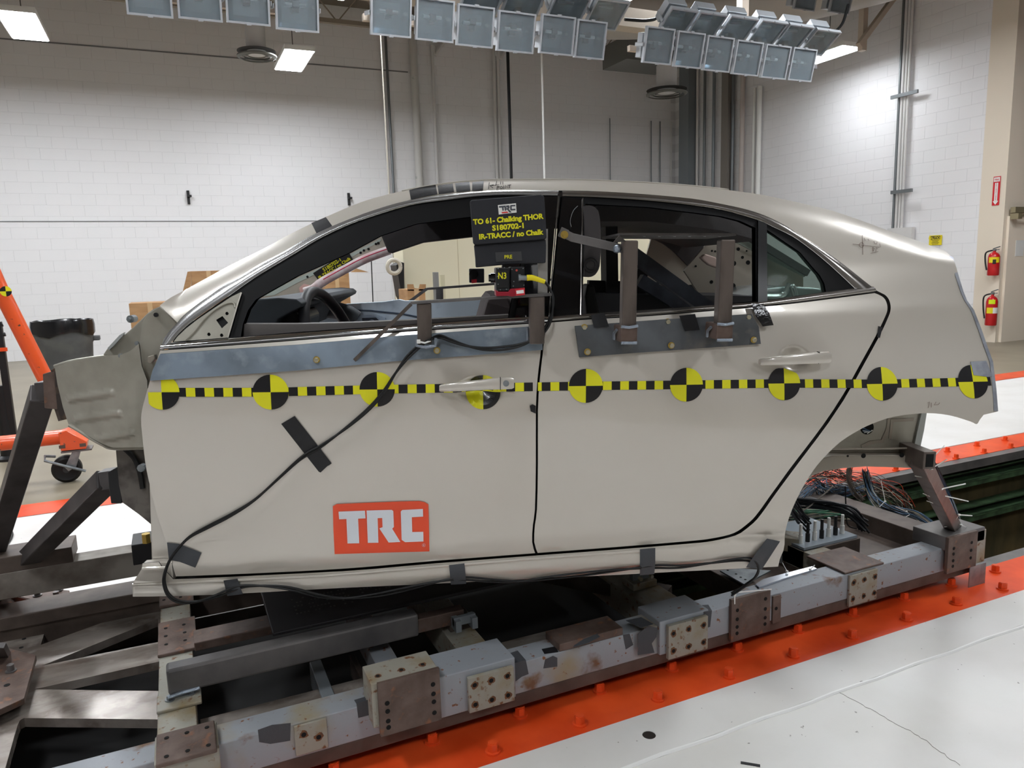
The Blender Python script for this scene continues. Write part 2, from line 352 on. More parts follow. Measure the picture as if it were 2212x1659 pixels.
# ---------------------------------------------------------------- flood lamp rig
m_glass = M('lamp_glass', (214, 226, 232), 0.06, trans=0.85, spec=0.6)
m_refl = M('lamp_reflector', (176, 186, 194), 0.22, 0.75, bump=(30, .2))
m_lh = M('lamp_housing', (166, 170, 174), 0.45, 0.3)
def floodlight(c, ang, label, w_=0.40, h_=0.36, zr=None):
    """box flood lamp, glass face centred at c, facing the viewer and tilted down by ang"""
    e = empty('floodlight', c, label, 'floodlight', 'floodlights on the overhead rig')
    ca, sa = math.cos(ang), math.sin(ang)
    ux = Vector((1, 0, 0)); uy = Vector((0, -sa, ca)); un = Vector((0, -ca, -sa))    # right, up the face, out of the glass
    C0 = Vector(c); T = lambda p: C0 + ux * p.x + uy * p.z - un * p.y                 # y = depth behind the glass
    a, h = w_ / 2, h_ / 2
    b = MB(T); t = .016
    for x0, x1, z0, z1 in ((-a, a, h - t, h), (-a, a, -h, -h + t), (-a, -a + t, -h + t, h - t), (a - t, a, -h + t, h - t)): b.box(x0, x1, -.012, .03, z0, z1)
    b.box(-.02, .02, -.02, .0, -h - .008, -h + .01); b.box(-.02, .02, -.02, .0, h - .01, h + .008)
    b.build('frame', m_lh, e)
    b = MB(T); k = .62
    b.add([(-a + t, .02, -h + t), (a - t, .02, -h + t), (a - t, .02, h - t), (-a + t, .02, h - t), (-a * k, .13, -h * k), (a * k, .13, -h * k), (a * k, .13, h * k), (-a * k, .13, h * k)],
          [(0, 1, 5, 4), (1, 2, 6, 5), (2, 3, 7, 6), (3, 0, 4, 7), (4, 5, 6, 7)]); b.build('reflector', m_refl, e, fix=False)
    b = MB(T); b.tube([(-.09, .09, .03), (.09, .09, .03)], .016, 8); b.build('bulb', m_white, e, smooth=True)
    b = MB(T); b.box(-a + t, a - t, .004, .009, -h + t, h - t); b.build('glass', m_glass, e)
    b = MB(T); b.box(-a * .7, a * .7, .14, .24, -h * .7, h * .7); b.box(-a - .02, -a - .008, .0, .16, -.02, .02); b.box(a + .008, a + .02, .0, .16, -.02, .02)
    b.build('housing', m_lh, e, bev=.01)
    if zr is not None:
        b = MB(); b.box(c.x - .03, c.x + .03, c.y + .05, 7.27, zr - .025, zr + .025); b.box(c.x - .03, c.x + .03, c.y + .10, c.y + .15, min(zr - .025, c.z), max(zr + .025, c.z)); b.build('yoke', m_dsteel, e)
    return e
YR = 7.0
def at(px, py, Y=YR): return wy(px, py, Y)
ZR = {'left': (at(250, -30).z + at(690, 25).z) / 2 + .05, 'middle': (at(800, 25).z + at(1310, 90).z) / 2 + .05, 'right': (at(1390, 95).z + at(1765, 145).z) / 2 + .05}
rows = [('lower left bank', [(320, -18), (430, -8), (535, 2), (642, 18)], 7.0, .25, .43),
        ('lower middle bank', [(845, 32), (940, 44), (1027, 57), (1115, 70), (1204, 76), (1276, 86)], 7.0, .25, .0),
        ('upper middle bank', [(1040, 2), (1130, 8), (1225, 24), (1310, 32)], 7.15, 1.0, .0),
        ('lower right bank', [(1423, 99), (1489, 108), (1552, 117), (1615, 126), (1676, 134), (1733, 140)], 7.0, .25, .0),
        ('upper right bank', [(1462, 50), (1524, 58), (1590, 66), (1655, 74), (1712, 82), (1770, 92)], 7.15, 1.0, .0),
        ('far right bank', [(1742, -8), (1818, 0)], 8.6, .25, .0)]
for nm, pts, Y, tilt, ww in rows:
    for k, (px, py) in enumerate(pts):
        c = wy(px, py, Y); q = wy(pts[min(k + 1, len(pts) - 1)][0], pts[min(k + 1, len(pts) - 1)][1], Y); q0 = wy(*pts[max(k - 1, 0)], Y)
        pitch = (q - q0).length / (2 if 0 < k < len(pts) - 1 else 1)
        floodlight(c, tilt, 'grey floodlight in the %s, %s from its left end' % (nm, ORD[k]), min(.40, pitch * .9), .36, None if Y > 8 else ZR[nm.split()[1]])
m_strut = M('painted_strut', (190, 176, 160), .5, .2)
def rig(name, px0, px1, Y, dz, label):
    a = wy(*px0, Y); c = wy(*px1, Y); z = (a.z + c.z) / 2 + dz
    b = MB(); b.box(a.x, c.x, Y + .26, Y + .31, z - .03, z + .03)
    return b.build('lamp_rail', m_strut, label=label, cat='rail')
rig('', (250, -30), (690, 25), 7.0, .05, 'painted steel rail carrying the left bank of floodlights')
rig('', (800, 25), (1310, 90), 7.0, .05, 'painted steel rail carrying the middle bank of floodlights')
rig('', (1390, 95), (1765, 145), 7.0, .05, 'painted steel rail carrying the right bank of floodlights')
def hang(px, py, Y, ztop, w_, label, nm='rig_post', m_=None):
    a = wy(px, py, Y); b = MB(); b.box(a.x - w_ / 2, a.x + w_ / 2, Y - w_ / 2, Y + w_ / 2, a.z, ztop); return b.build(nm, m_ or m_strut, label=label, cat='post')
hang(360, 30, 7.25, 6.9, .06, 'short tan hanger post at the left floodlights')
hang(1603, 92, 7.4, 6.9, .10, 'square steel post holding the right floodlight bank')
hang(1862, 110, 9.3, 6.9, .10, 'square post near the right wall lit panel')
a = wy(1855, 98, 9.2); c = wy(1935, -10, 9.2); b = MB(); b.bar(a, c, .08, .08, (0, 1, 0)); b.build('diagonal_brace', m_strut, label='diagonal steel brace beside the square post near the right wall', cat='brace')
for (pts, Y, lb) in (([(1350, 42), (1400, 44), (1425, 30), (1450, -40), (1460, -300)], 7.5, 'black cable looping down between the middle and right floodlights'),
                     ([(1800, 72), (1820, 50), (1832, 10)], 7.5, 'black cable rising from the end of the right floodlights')):
    b = MB(); b.tube(spline([wy(px, py, Y) for px, py in pts], 6), .018, 8); b.build('cable', m_rubber, smooth=True, label=lb, cat='cable')
b = MB(); z = wy(1000, 20, 8.2).z; b.box(wy(700, 20, 8.2).x, wy(1420, 60, 8.2).x, 8.1, 8.3, z - .0, z + .22); b.build('cross_girder', M('girder_tan', (168, 158, 144), .6), label='wide tan girder behind the middle floodlights', cat='girder')
# ---------------------------------------------------------------- air diffusers
def vent(px, py, Y, r, label, box=False):
    c = wy(px, py, Y); e = empty('air_diffuser', c, label, 'air vent', 'round ceiling diffusers')
    b = MB(); b.lathe(c + Vector((0, 0, .02)), [(r * .50, .0), (r * .50, 6.85 - c.z - .02)], 24); b.build('duct_neck', M('duct_white', (208, 206, 204), .5), e, smooth=True)
    m_ = M('diffuser_grey', (112, 112, 106), .5, .3)
    for k in range(4):
        rr = r * (1 - k * .24); b = MB(); n = 28; z0 = -.01 + k * .018
        vs = []; 
        for R_, zz in ((rr, z0), (rr * .86, z0 - .02), (rr * .86, z0 - .005), (rr, z0 + .02)):
            vs += [c + Vector((R_ * math.cos(2 * math.pi * i / n), R_ * math.sin(2 * math.pi * i / n), zz)) for i in range(n)]
        b.add(vs, [(q * n + i, q * n + (i + 1) % n, ((q + 1) % 4) * n + (i + 1) % n, ((q + 1) % 4) * n + i) for q in range(4) for i in range(n)]); b.build('ring', m_, e, smooth=True)
    b = MB(); b.cyl(c + Vector((0, 0, .075)), c + Vector((0, 0, .08)), r * .98, 28); b.build('throat', M('throat_dark', (52, 50, 46), .7), e)
    return e
vent(555, 122, 13.2, .31, 'round grey air diffuser under a white duct by the left lit panel')
e = vent(1440, 203, 13.2, .42, 'round grey air diffuser under a white duct near the far corner')
b = MB(); c = wy(1440, 203, 13.2); b.box(c.x - 1.1, c.x + .2, 13.0, 13.9, c.z + .55, c.z + 1.0); b.build('duct_branch', M('duct_dark', (112, 112, 108), .5, .3), e)
# ---------------------------------------------------------------- conduits on the walls
def pipe(pts, r, mat, label, cat='pipe', n=10, nm='wall_pipe'):
    b = MB(); b.tube(pts, r, n); return b.build(nm, mat, smooth=True, label=label, cat=cat)
m_wp = M('white_pipe', (214, 212, 210), .5); m_gp = M('grey_conduit', (120, 124, 126), .4, .5); m_pp = M('patched_pipe', (200, 198, 194), .5, var=((120, 130, 124), 1.2, .6, .64, (1, 1, 2)))
Y = LY - .05
def vp(px, r, mat, lb, top=6.8, z0=0.0): x = wy(px, 400, Y).x; return pipe([(x, Y - r, z0), (x, Y - r, top)], r, mat, lb)
vp(838, .022, m_wp, 'thin white conduit left of the pair on the far wall'); vp(849, .028, m_gp, 'thin grey conduit on the far wall near the white pipe')
vp(904, .085, m_pp, 'thick white pipe with patched paint on the far wall')
for px, top, lb in ((945, 110, 'white conduit bending left at its top, beside the thick pipe'), (1074, 112, 'left one of two white conduits bending right at the top'), (1082, 118, 'right one of two white conduits bending right at the top')):
    x = wy(px, 400, Y).x; t = wy(px, top, Y); sgn = 1
    pipe(spline([(x, Y - .03, 0), (x, Y - .03, t.z - .4), (x + .08, Y - .03, t.z - .1), (x + .35, Y - .03, t.z + .25), (x + 1.0, Y - .03, t.z + .6)], 6), .035, m_wp, lb)
x = wy(1105, 400, 13.5).x; pipe([(x, 13.5, 0), (x, 13.5, 6.9)], .03, m_rubber, 'black cable hanging from the ceiling beyond the car roof', 'cable', nm='hanging_cable')
x = wy(1176, 390, 12).x; pipe([(x, 12, 0), (x, 12, 6.9)], .017, M('white_cord', (226, 226, 224), .6), 'thin white cord hanging from the floodlights to the floor', 'cord', nm='white_cord')
for px, r, mt, lb in ((1318, .012, m_gp, 'hairline conduit on the dark far wall left of the round diffuser'), (1406, .015, m_gp, 'thin conduit on the far wall just left of the corner diffuser'), (1425, .016, m_gp, 'thin conduit on the far wall below the corner diffuser'), (1449, .016, m_wp, 'thin white conduit on the far wall right below the corner diffuser')): vp(px, r, mt, lb, 5.0)
X = RX - .05
def vr(px, r, mat, lb, top=6.8): y = wx(px, 395, X).y; return pipe([(X - r, y, 0), (X - r, y, top)], r, mat, lb)
def col(px0, px1, mat, lb, dep=.2):
    y0 = wx(px0, 395, X - dep).y; y1 = wx(px1, 395, X - dep).y; b = MB(); b.box(X - dep, X + .04, y1, y0, 0, 6.8); return b.build('wall_trunking', mat, label=lb, cat='trunking')
m_tr = M('trunking_grey', (136, 142, 146), .45, .4)
c = col(1466, 1486, m_tr, 'wide grey metal trunking in the far corner with two small labels', .25)
for z in (2.72, 3.02): 
    yy = wx(1476, 395, X - .25).y; b = MB(); b.box(X - .254, X - .2505, yy - .1, yy + .02, z, z + .08); b.build('small_label', m_white, c)
vr(1507, .03, m_wp, 'pale conduit next to the corner trunking'); vr(1523, .035, m_gp, 'dark grey conduit second from the corner trunking'); vr(1543, .04, m_tr, 'grey steel conduit in the middle of the corner pipe row')
col(1556, 1570, M('flat_duct', (132, 126, 120), .5), 'flat brownish duct in the corner pipe row', .12)
vr(1575, .05, m_tr, 'left grey pipe of a close pair in the corner pipe row'); vr(1584, .04, m_gp, 'right grey pipe of a close pair in the corner pipe row')
vr(1605, .055, M('beige_pipe', (196, 186, 180), .5), 'beige pipe left of the two bright white pipes'); vr(1629, .035, m_white, 'thin bright white pipe beside the thick white one', 5.2); vr(1641, .055, m_white, 'thick bright white pipe at the edge of the lit right wall', 5.2)
for k, px in enumerate((1939, 1945.5, 1952, 1958)):
    vr(px - 4, .022, m_gp if k == 0 else m_wp, ['dark', 'first white', 'second white', 'rightmost white'][k] + ' conduit of the four strapped to the right wall')
for py, lb in ((209, 'upper'), (415, 'lower')):
    a = wx(1935, py, X - .08); b = MB(); b.box(X - .11, X - .07, wx(1983 - (0 if py < 300 else 12), py, X - .08).y, wx(1926, py, X - .08).y, a.z - .03, a.z + .03)
    b.build('pipe_strut', m_gp, label=lb + ' dark strut clamping the four conduits on the right wall', cat='bracket')
a = wx(1947, 505, X); b = MB(); b.box(X - .06, X + .03, a.y - .25, a.y + .25, 1.5, 1.95); b.build('junction_box', m_wp, label='white junction box at the foot of the four conduits, half behind the car', cat='box')
b = MB(); zz = wy(300, 478, LY).z; b.box(-5.6, wy(845, 478, LY).x, LY - .012, LY - .004, zz - .008, zz + .008); b.build('trim_1', M('joint_grey', (126, 126, 128), .7), kind='structure')
zz = wy(300, 108, LY).z; b = MB(); b.box(-5.6, wy(880, 140, LY).x, LY - .012, LY - .004, zz - .012, zz + .012); b.build('trim_2', MATS['joint_grey'], kind='structure')
for px, py, lb in ((407, 426, 'small black hook on the far wall, the left one'), (754, 430, 'small black hook on the far wall just above the windshield pillar')):
    a = wy(px, py, LY - .05); b = MB(); b.box(a.x - .025, a.x + .025, LY - .05, LY, a.z - .13, a.z + .13); b.box(a.x - .02, a.x + .06, LY - .11, LY - .05, a.z - .0, a.z + .04); b.build('wall_hook', m_black, label=lb, cat='hook', bev=.004)
# ---------------------------------------------------------------- signs, extinguishers, door
XP = RX - .012
m_red = M('sign_red', (204, 30, 40), .45); m_yelb = M('sign_yellow', (232, 212, 30), .5)
def wallrect(nm, px0, py0, px1, py1, mat, lb, cat):
    a = wx(px0, py0, XP); c = wx(px1, py1, XP); b = MB(); b.box(XP - .006, XP, min(a.y, c.y), max(a.y, c.y), min(a.z, c.z), max(a.z, c.z)); return b.build(nm, mat, label=lb, cat=cat), a, c
EXr, EZr = Vector((0, -1, 0)), Vector((0, 0, 1))
s, a, c = wallrect('caution_sign', 2008, 509, 2034, 529, m_yelb, 'yellow caution sign with black lettering on the right wall', 'sign')
w2 = abs(a.y - c.y); h2 = abs(a.z - c.z); top = max(a.z, c.z)
b = MB(); b.box(XP - .008, XP - .006, c.y + .03, a.y - .03, top - h2 * .42, top - h2 * .08); b.build('heading_bar', m_ink, s)
text('CAUTION', h2 * .34, (XP - .009, (a.y + c.y) / 2, top - h2 * .38), EXr, EZr, m_yelb, parent=s, bold=.02)
for k, wd in enumerate((.6, .45, .6, .5)):
    b = MB(); ym = (a.y + c.y) / 2; b.box(XP - .008, XP - .006, ym - w2 * wd / 2, ym + w2 * wd / 2, top - h2 * (.54 + k * .12), top - h2 * (.50 + k * .12)); b.build('text_line', m_ink, s)
s, a, c = wallrect('fire_extinguisher_sign', 2147, 382, 2158, 443, m_red, 'red and white fire extinguisher arrow sign on the cream pier', 'sign')
ym = (a.y + c.y) / 2; w2 = abs(a.y - c.y); z1, z0 = max(a.z, c.z), min(a.z, c.z); h2 = z1 - z0
b = MB(); b.box(XP - .008, XP - .006, ym - w2 * .42, ym + w2 * .42, z0 + h2 * .82, z0 + h2 * .97); b.box(XP - .008, XP - .006, ym - w2 * .22, ym + w2 * .22, z0 + h2 * .14, z0 + h2 * .78)
b.add([(XP - .008, ym - w2 * .4, z0 + h2 * .15), (XP - .008, ym + w2 * .4, z0 + h2 * .15), (XP - .008, ym, z0 + h2 * .02)], [(0, 1, 2)]); b.build('arrow', m_white, s)
text('FIRE', w2 * .34, (XP - .0095, ym, z0 + h2 * .86), EXr, EZr, m_red, parent=s, bold=.02)
for k, chh in enumerate('EXTINGUISHER'): text(chh, h2 * .058, (XP - .0095, ym, z0 + h2 * (.735 - k * .05)), EXr, EZr, m_red, parent=s, bold=.02)
def ext(px, pyt, pyb, lb, small):
    a = wx(px, pyt, XP - .1); c = wx(px, pyb, XP - .1); H = a.z - c.z; x, y, z = XP - .1, a.y, c.z; r = .085
    e = empty('fire_extinguisher', (x, y, z), lb, 'fire extinguisher'); mr = M('extinguisher_red', (196, 24, 30), .3, coat=.4)
    b = MB(); b.lathe((x, y, z), [(r * .9, 0), (r, .012), (r, H * .66), (r * .86, H * .74), (r * .5, H * .80), (.022, H * .82), (.022, H * .86)], 20); b.build('cylinder', mr, e, smooth=True)
    b = MB(); b.box(x - .02, x + .02, y - .02, y + .02, z + H * .86, z + H * .92); b.bar((x, y + .02, z + H * .93), (x - .03, y - .10, z + H * 1.0), .02, .012); b.bar((x, y + .02, z + H * .89), (x - .03, y - .09, z + H * .90), .02, .012); b.build('valve_handle', m_gp, e)
    b = MB(); b.tube(spline([(x, y + .02, z + H * .88), (x - .04, y + .11, z + H * .8), (x - .06, y + .10, z + H * .5), (x - .09, y + .05, z + H * .2)], 5), .012, 8); b.build('hose', m_rubber, e, smooth=True)
    b = MB(); n = 20
    def band(z0_, z1_, a0, a1, mt, nm):
        q = MB(); k = 8; vs = []
        for zz_ in (z0_, z1_):
            vs += [(x + (r + .002) * math.cos(a0 + (a1 - a0) * i / k), y + (r + .002) * math.sin(a0 + (a1 - a0) * i / k), z + zz_) for i in range(k + 1)]
        q.add(vs, [(i, i + 1, k + 2 + i, k + 1 + i) for i in range(k)]); q.build(nm, mt, e)
    if small: band(H * .45, H * .64, math.pi * .9, math.pi * 1.5, m_yelb, 'tag'); band(H * .40, H * .56, math.pi * 1.12, math.pi * 1.3, m_ink, 'label_print')
    else: band(H * .34, H * .5, math.pi * .9, math.pi * 1.25, m_yelb, 'label_print'); band(H * .34, H * .5, math.pi * 1.25, math.pi * 1.6, m_white, 'label_panel'); band(H * .60, H * .72, math.pi * 1.0, math.pi * 1.35, M('tag_green', (214, 232, 20), .5), 'tag')
ext(2149, 533, 595, 'smaller red fire extinguisher mounted high on the cream pier', True)
ext(2145, 625, 703, 'larger red fire extinguisher mounted low on the cream pier', False)
YD = 7.72
a = wy(2176, 470, YD); top = a.z + .02
b = MB(); b.box(a.x + .0, a.x + 1.15, YD - .04, YD, 0, top); d = b.build('door_1', M('cream_door', (240, 228, 210), .5), kind='structure')
b = MB(); zc = wy(2190, 455, YD).z; b.box(a.x + .0, a.x + .7, YD - .12, YD - .042, zc - .04, zc + .05); b.bar((a.x + .05, YD - .16, zc - .10), (a.x + .5, YD - .16, zc - .04), .03, .03); b.box(a.x + .0, a.x + .1, YD - .17, YD - .04, zc - .14, zc - .05)
b.build('door_closer', M('closer_bronze', (150, 140, 112), .4, .5), d)
a1 = wy(2196, 519, YD - .05); a2 = wy(2211, 553, YD - .05); b = MB(); b.box(a1.x, a2.x, YD - .046, YD - .041, a2.z, a1.z); b.build('notice', m_white, d)
# ================================================================ the car buck: frame along the body side, tape line = z 0
YAW, PIT = math.radians(-20.36), math.radians(1.62)
CO = Vector((.235, 2.205, 1.120)); CXA = Vector((math.cos(YAW) * math.cos(PIT), math.sin(YAW) * math.cos(PIT), -math.sin(PIT)))
CYA = Vector((-math.sin(YAW), math.cos(YAW), 0)); CZA = CXA.cross(CYA)
W = 1.76                                                       # body width at the tape line
def T(p): return CO + CXA * p[0] + CYA * p[1] + CZA * p[2]
def toc(q): d = Vector(q) - CO; return Vector((d.dot(CXA), d.dot(CYA), d.dot(CZA)))
CAMC = toc(CAM)
GZ = [(-.75, .115), (-.66, .085), (-.63, .062), (-.60, .048), (-.578, .046), (-.565, .050), (-.545, .040), (-.49, .026), (-.43, .027), (-.36, .021), (-.25, .011), (-.12, .003), (-.03, .000), (.05, .003),
      (.12, .013), (.17, .030), (.24, .055), (.32, .088), (.42, .130), (.52, .178), (.60, .218), (.68, .262), (.75, .31)]
ROLL = []; RW, RA = .075, .038
def hermite(tab, z):
    n = len(tab)
    if z <= tab[0][0]: return tab[0][1]
    if z >= tab[-1][0]: return tab[-1][1]
    for i in range(n - 1):
        if tab[i][0] <= z <= tab[i + 1][0]: break
    def sl(k):
        if k == 0 or k == n - 1: return 0
        a = (tab[k][1] - tab[k - 1][1]) / (tab[k][0] - tab[k - 1][0]); b = (tab[k + 1][1] - tab[k][1]) / (tab[k + 1][0] - tab[k][0])
        return 0 if a * b <= 0 else 2 * a * b / (a + b)
    x0, y0 = tab[i]; x1, y1 = tab[i + 1]; h = x1 - x0; t = (z - x0) / h
    return (2 * t ** 3 - 3 * t * t + 1) * y0 + (t ** 3 - 2 * t * t + t) * h * sl(i) + (-2 * t ** 3 + 3 * t * t) * y1 + (t ** 3 - t * t) * h * sl(i + 1)
def sstep(a, b, x): t = max(0, min(1, (x - a) / (b - a))); return t * t * (3 - 2 * t)
CUPS = []
def S(x, z, dent=True):
    wgt = sstep(.02, .22, abs(z)) * (1 - sstep(.34, .56, z))
    zz = z - .055 * (x - .3) * wgt
    s = hermite(GZ, zz)
    r = max(0, x - 1.5); s += .022 * r * r
    h = max(0, x - .95); s += .16 * h * sstep(-.45, .25, z) * (.45 * sstep(-.2, .2, z) + .03)
    l = max(0, -.1 - x); s += .12 * l * l
    if ROLL and z > .2:
        best = 9; sgn = 1
        for (ax, az, bx, bz, L2) in ROLL:
            if x < ax - .12 or x > bx + .12: continue
            t = ((x - ax) * (bx - ax) + (z - az) * (bz - az)) / L2; t = 0 if t < 0 else 1 if t > 1 else t
            ex_, ez_ = x - ax - t * (bx - ax), z - az - t * (bz - az); d = math.hypot(ex_, ez_)
            if d < best: best = d; sgn = 1 if ez_ <= 0 else -1
        if best < 9:
            if sgn < 0: s += RA + 2 * RA / RW * best
            elif best < RW: s += RA * (1 - best / RW) ** 2
    if dent:
        for cx, cz, rx, rz in CUPS:
            q = ((x - cx) / rx) ** 2 + ((z - cz) / rz) ** 2
            if q < 1: s += .034 * (1 - q) ** 2 * (1 + .0 * q)
    return s
def cpy(px, py, y):
    r = ray(px, py); d = Vector((r.dot(CXA), r.dot(CYA), r.dot(CZA))); return CAMC + d * ((y - CAMC.y) / d.y)
def cp(px, py, off=0.0, dent=True):
    y = .05
    for _ in range(16):
        c = cpy(px, py, y); y = .45 * y + .55 * (S(c.x, c.z, dent) - off)
    return cpy(px, py, y)
for px, py, rx, rz in ((1031, 842, .066, .046), (1716, 774, .058, .042)):
    c = cp(px, py); CUPS.append((c.x, c.z, rx, rz))
def xz(pts, n=0, dent=False):
    q = [cp(px, py, dent=dent) for px, py in pts]; q = [Vector((c.x, 0, c.z)) for c in q]
    if n: q = spline(q, n)
    return [(c.x, c.z) for c in q]
def inpoly(x, z, poly):
    ins = False; j = len(poly) - 1
    for i in range(len(poly)):
        xi, zi = poly[i]; xj, zj = poly[j]
        if (zi > z) != (zj > z) and x < (xj - xi) * (z - zi) / (zj - zi) + xi: ins = not ins
        j = i
    return ins
def snormal(fn, x, z):
    e = .003; dx = (fn(x + e, z) - fn(x - e, z)) / (2 * e); dz = (fn(x, z + e) - fn(x, z - e)) / (2 * e)
    return Vector((dx, -1, dz)).normalized()                    # outward (towards the viewer) in car axes
def surf(name, outline, mat, parent=None, holes=(), off=0.0, th=.004, res=.035, far=False, lip=0.0, dent=True, fn=None, **kw):
    """sheet panel: outline and holes in (x, z) of the body side, laid on the body surface, with thickness"""
    fn = fn or (lambda x, z: S(x, z, dent) - off)
    loops = [list(outline)] + [list(h) for h in holes]
    V2, E = [], []
    for lp in loops:
        b = len(V2); V2 += [Vector(p) for p in lp]; E += [(b + i, b + (i + 1) % len(lp)) for i in range(len(lp))]
    x0 = min(p[0] for p in outline); x1 = max(p[0] for p in outline); z0 = min(p[1] for p in outline); z1 = max(p[1] for p in outline)
    i = x0 + res / 2; k = 0
    bl = [(Vector(lp[i2]), Vector(lp[(i2 + 1) % len(lp)])) for lp in loops for i2 in range(len(lp))]
    def far_enough(p):
        for a, c in bl:
            d = c - a; L = d.length_squared; t = max(0, min(1, (p - a).dot(d) / L)) if L > 0 else 0
            if (p - a - d * t).length < res * .35: return False
        return True
    step = [(x, z) for x in [x0 + res * (a + .5) for a in range(int((x1 - x0) / res) + 1)] for z in [z0 + res * (a + .5) for a in range(int((z1 - z0) / res) + 1)]]
    if dent:
        for cx, cz, rx, rz in CUPS:
            st = .006; step += [(cx - rx + st * a, cz - rz + st * c2) for a in range(int(2 * rx / st) + 1) for c2 in range(int(2 * rz / st) + 1)]
    for x, z in step:
        if inpoly(x, z, outline) and not any(inpoly(x, z, h) for h in holes):
            p = Vector((x, z))
            if far_enough(p): V2.append(p)
    ov, oe, of, _, _, _ = delaunay_2d_cdt(V2, E, [], 0, 1e-6)
    fs = []
    for f in of:
        cx = sum(ov[i].x for i in f) / len(f); cz = sum(ov[i].y for i in f) / len(f)
        if inpoly(cx, cz, outline) and not any(inpoly(cx, cz, h) for h in holes): fs.append(tuple(f))
    # boundary edges
    cnt = {}
    for f in fs:
        for i in range(len(f)):
            a, c = f[i], f[(i + 1) % len(f)]; cnt[(a, c)] = cnt.get((a, c), 0) + 1
    bd = [e for e in cnt if (e[1], e[0]) not in cnt]
    n = len(ov); mir = (lambda y: W - y) if far else (lambda y: y); sg = -1 if far else 1
    b = MB(T); vs = []; cn = []
    fr = lambda v: Vector((CXA * v.x + CYA * v.y + CZA * v.z))
    for p in ov:
        y = fn(p.x, p.y); nn = snormal(fn, p.x, p.y); vs.append((p.x, mir(y), p.y)); cn.append(fr(Vector((nn.x, nn.y * sg, nn.z))))
    for p in ov:
        y = fn(p.x, p.y) + th; nn = snormal(fn, p.x, p.y); vs.append((p.x, mir(y), p.y)); cn.append(-fr(Vector((nn.x, nn.y * sg, nn.z))))
    def orient(f): 
        a, c, d = (ov[i] for i in f[:3]); cr = (c.x - a.x) * (d.y - a.y) - (c.y - a.y) * (d.x - a.x)
        return f if (cr > 0) != far else tuple(reversed(f))
    F2 = [orient(f) for f in fs] + [tuple(i + n for i in reversed(orient(f))) for f in fs]
    for a, c in bd:
        d = Vector((ov[c].x - ov[a].x, 0, ov[c].y - ov[a].y)).normalized(); nn = fr(Vector((d.z, 0, -d.x)))
        k = len(vs)
        for q, t in ((a, 0), (c, 0), (c, th), (a, th)): y = fn(ov[q].x, ov[q].y) + t; vs.append((ov[q].x, mir(y), ov[q].y)); cn.append(nn)
        F2.append((k, k + 1, k + 2, k + 3))
    b.add(vs, F2); b.cn = cn
    return b.build(name, mat, parent, smooth='all', fix=False, **kw)
# ---- traced outlines (picture pixels -> body surface)
TOP = [(345, 660), (387, 633), (468, 589), (502, 571), (573, 535), (638, 500), (705, 468), (779, 437), (830, 422), (884, 410), (971, 396), (1046, 390), (1121, 388.5), (1250, 389), (1400, 395.5), (1480, 401), (1553, 408),
       (1641, 420), (1700, 432), (1753, 444), (1800, 456), (1862, 477), (1932, 503), (1990, 523), (2042, 542)]
for _ in range(2):                                             # the upper edge rolls over towards the roof
    p_ = [cp(x, y, dent=False) for x, y in TOP[1:]]; ROLL = [(a.x, a.z, b.x, b.z, max(1e-9, (b.x - a.x) ** 2 + (b.z - a.z) ** 2)) for a, b in zip(p_, p_[1:])]
REAR = [(2056, 555), (2069.6, 595), (2080, 629), (2088, 649), (2103, 669.5), (2120, 713), (2134, 754), (2144, 781), (2151, 838), (2155, 889)]
ARCH = [(2125, 896), (2117, 906), (2110, 916), (2098, 911), (2050, 897), (1998, 892.5), (1932, 900), (1885, 915), (1852, 931), (1816, 954), (1783, 985), (1757, 1016), (1728, 1064), (1705, 1117), (1695, 1160), (1688, 1199), (1681, 1224)]
ROCK = [(1480, 1234), (1250, 1246), (1000, 1258), (740, 1270), (482, 1284), (287, 1289)]
SILL = [(285, 1262), (306, 1229), (308, 1217), (343, 1214), (350, 1225), (374, 1251), (500, 1246), (740, 1234), (940, 1217), (1158, 1200), (1320, 1188), (1480, 1175), (1540, 1168.5), (1588, 1157), (1620, 1136), (1644, 1111), (1678, 1063),
        (1712, 1017), (1762, 951), (1847, 822), (1897, 731), (1918, 687), (1924, 666), (1921, 649), (1913, 638), (1904, 633), (1896, 629)]
UC = [(383, 697), (397, 681), (428, 656), (453, 638), (480, 619), (514, 600), (560, 571), (610, 545), (650, 521), (684, 503), (716, 489), (745, 477), (807, 454), (885, 432), (976, 419), (1044, 412.5), (1111, 410.5), (1209, 411.5), (1300, 413.5),
      (1400, 420), (1495, 429), (1546, 438), (1603, 450), (1640, 461), (1671, 474), (1700, 489), (1727, 507), (1776, 538), (1823, 572), (1871, 610), (1893, 627)]
CI = [(372.5, 738), (381, 726), (401, 706), (424, 688), (462, 661), (497, 637), (546, 602), (595, 572), (640, 545), (686, 517), (744, 489), (798, 469), (885, 443), (976, 430), (1044, 423), (1111, 421), (1207, 422), (1296, 426), (1400, 433), (1495, 443),
      (1560, 453), (1636, 474), (1671, 490), (1712, 510), (1748, 535), (1784, 564), (1814, 591), (1847, 622)]
m_paint = M('champagne_paint', (204, 198, 188), .3, .2, coat=1.0, var=((200, 193, 182), 2, .3, .7))
m_primer = M('bare_body_metal', (164, 160, 148), .38, .25, coat=.3, var=((146, 142, 130), 9, .4, .65), bump=(20, .1))
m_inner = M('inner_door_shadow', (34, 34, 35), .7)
m_chrome = M('bright_trim', (206, 208, 212), .08, 1.0)
m_trimg = M('dull_trim', (150, 146, 142), .2, .9)
m_gloss = M('gloss_black_trim', (12, 12, 14), .12, coat=.6)
m_seal = M('window_seal', (9, 9, 10), .6, spec=.25)
m_headl = M('headliner_grey', (74, 72, 72), .85, bump=(120, .2))
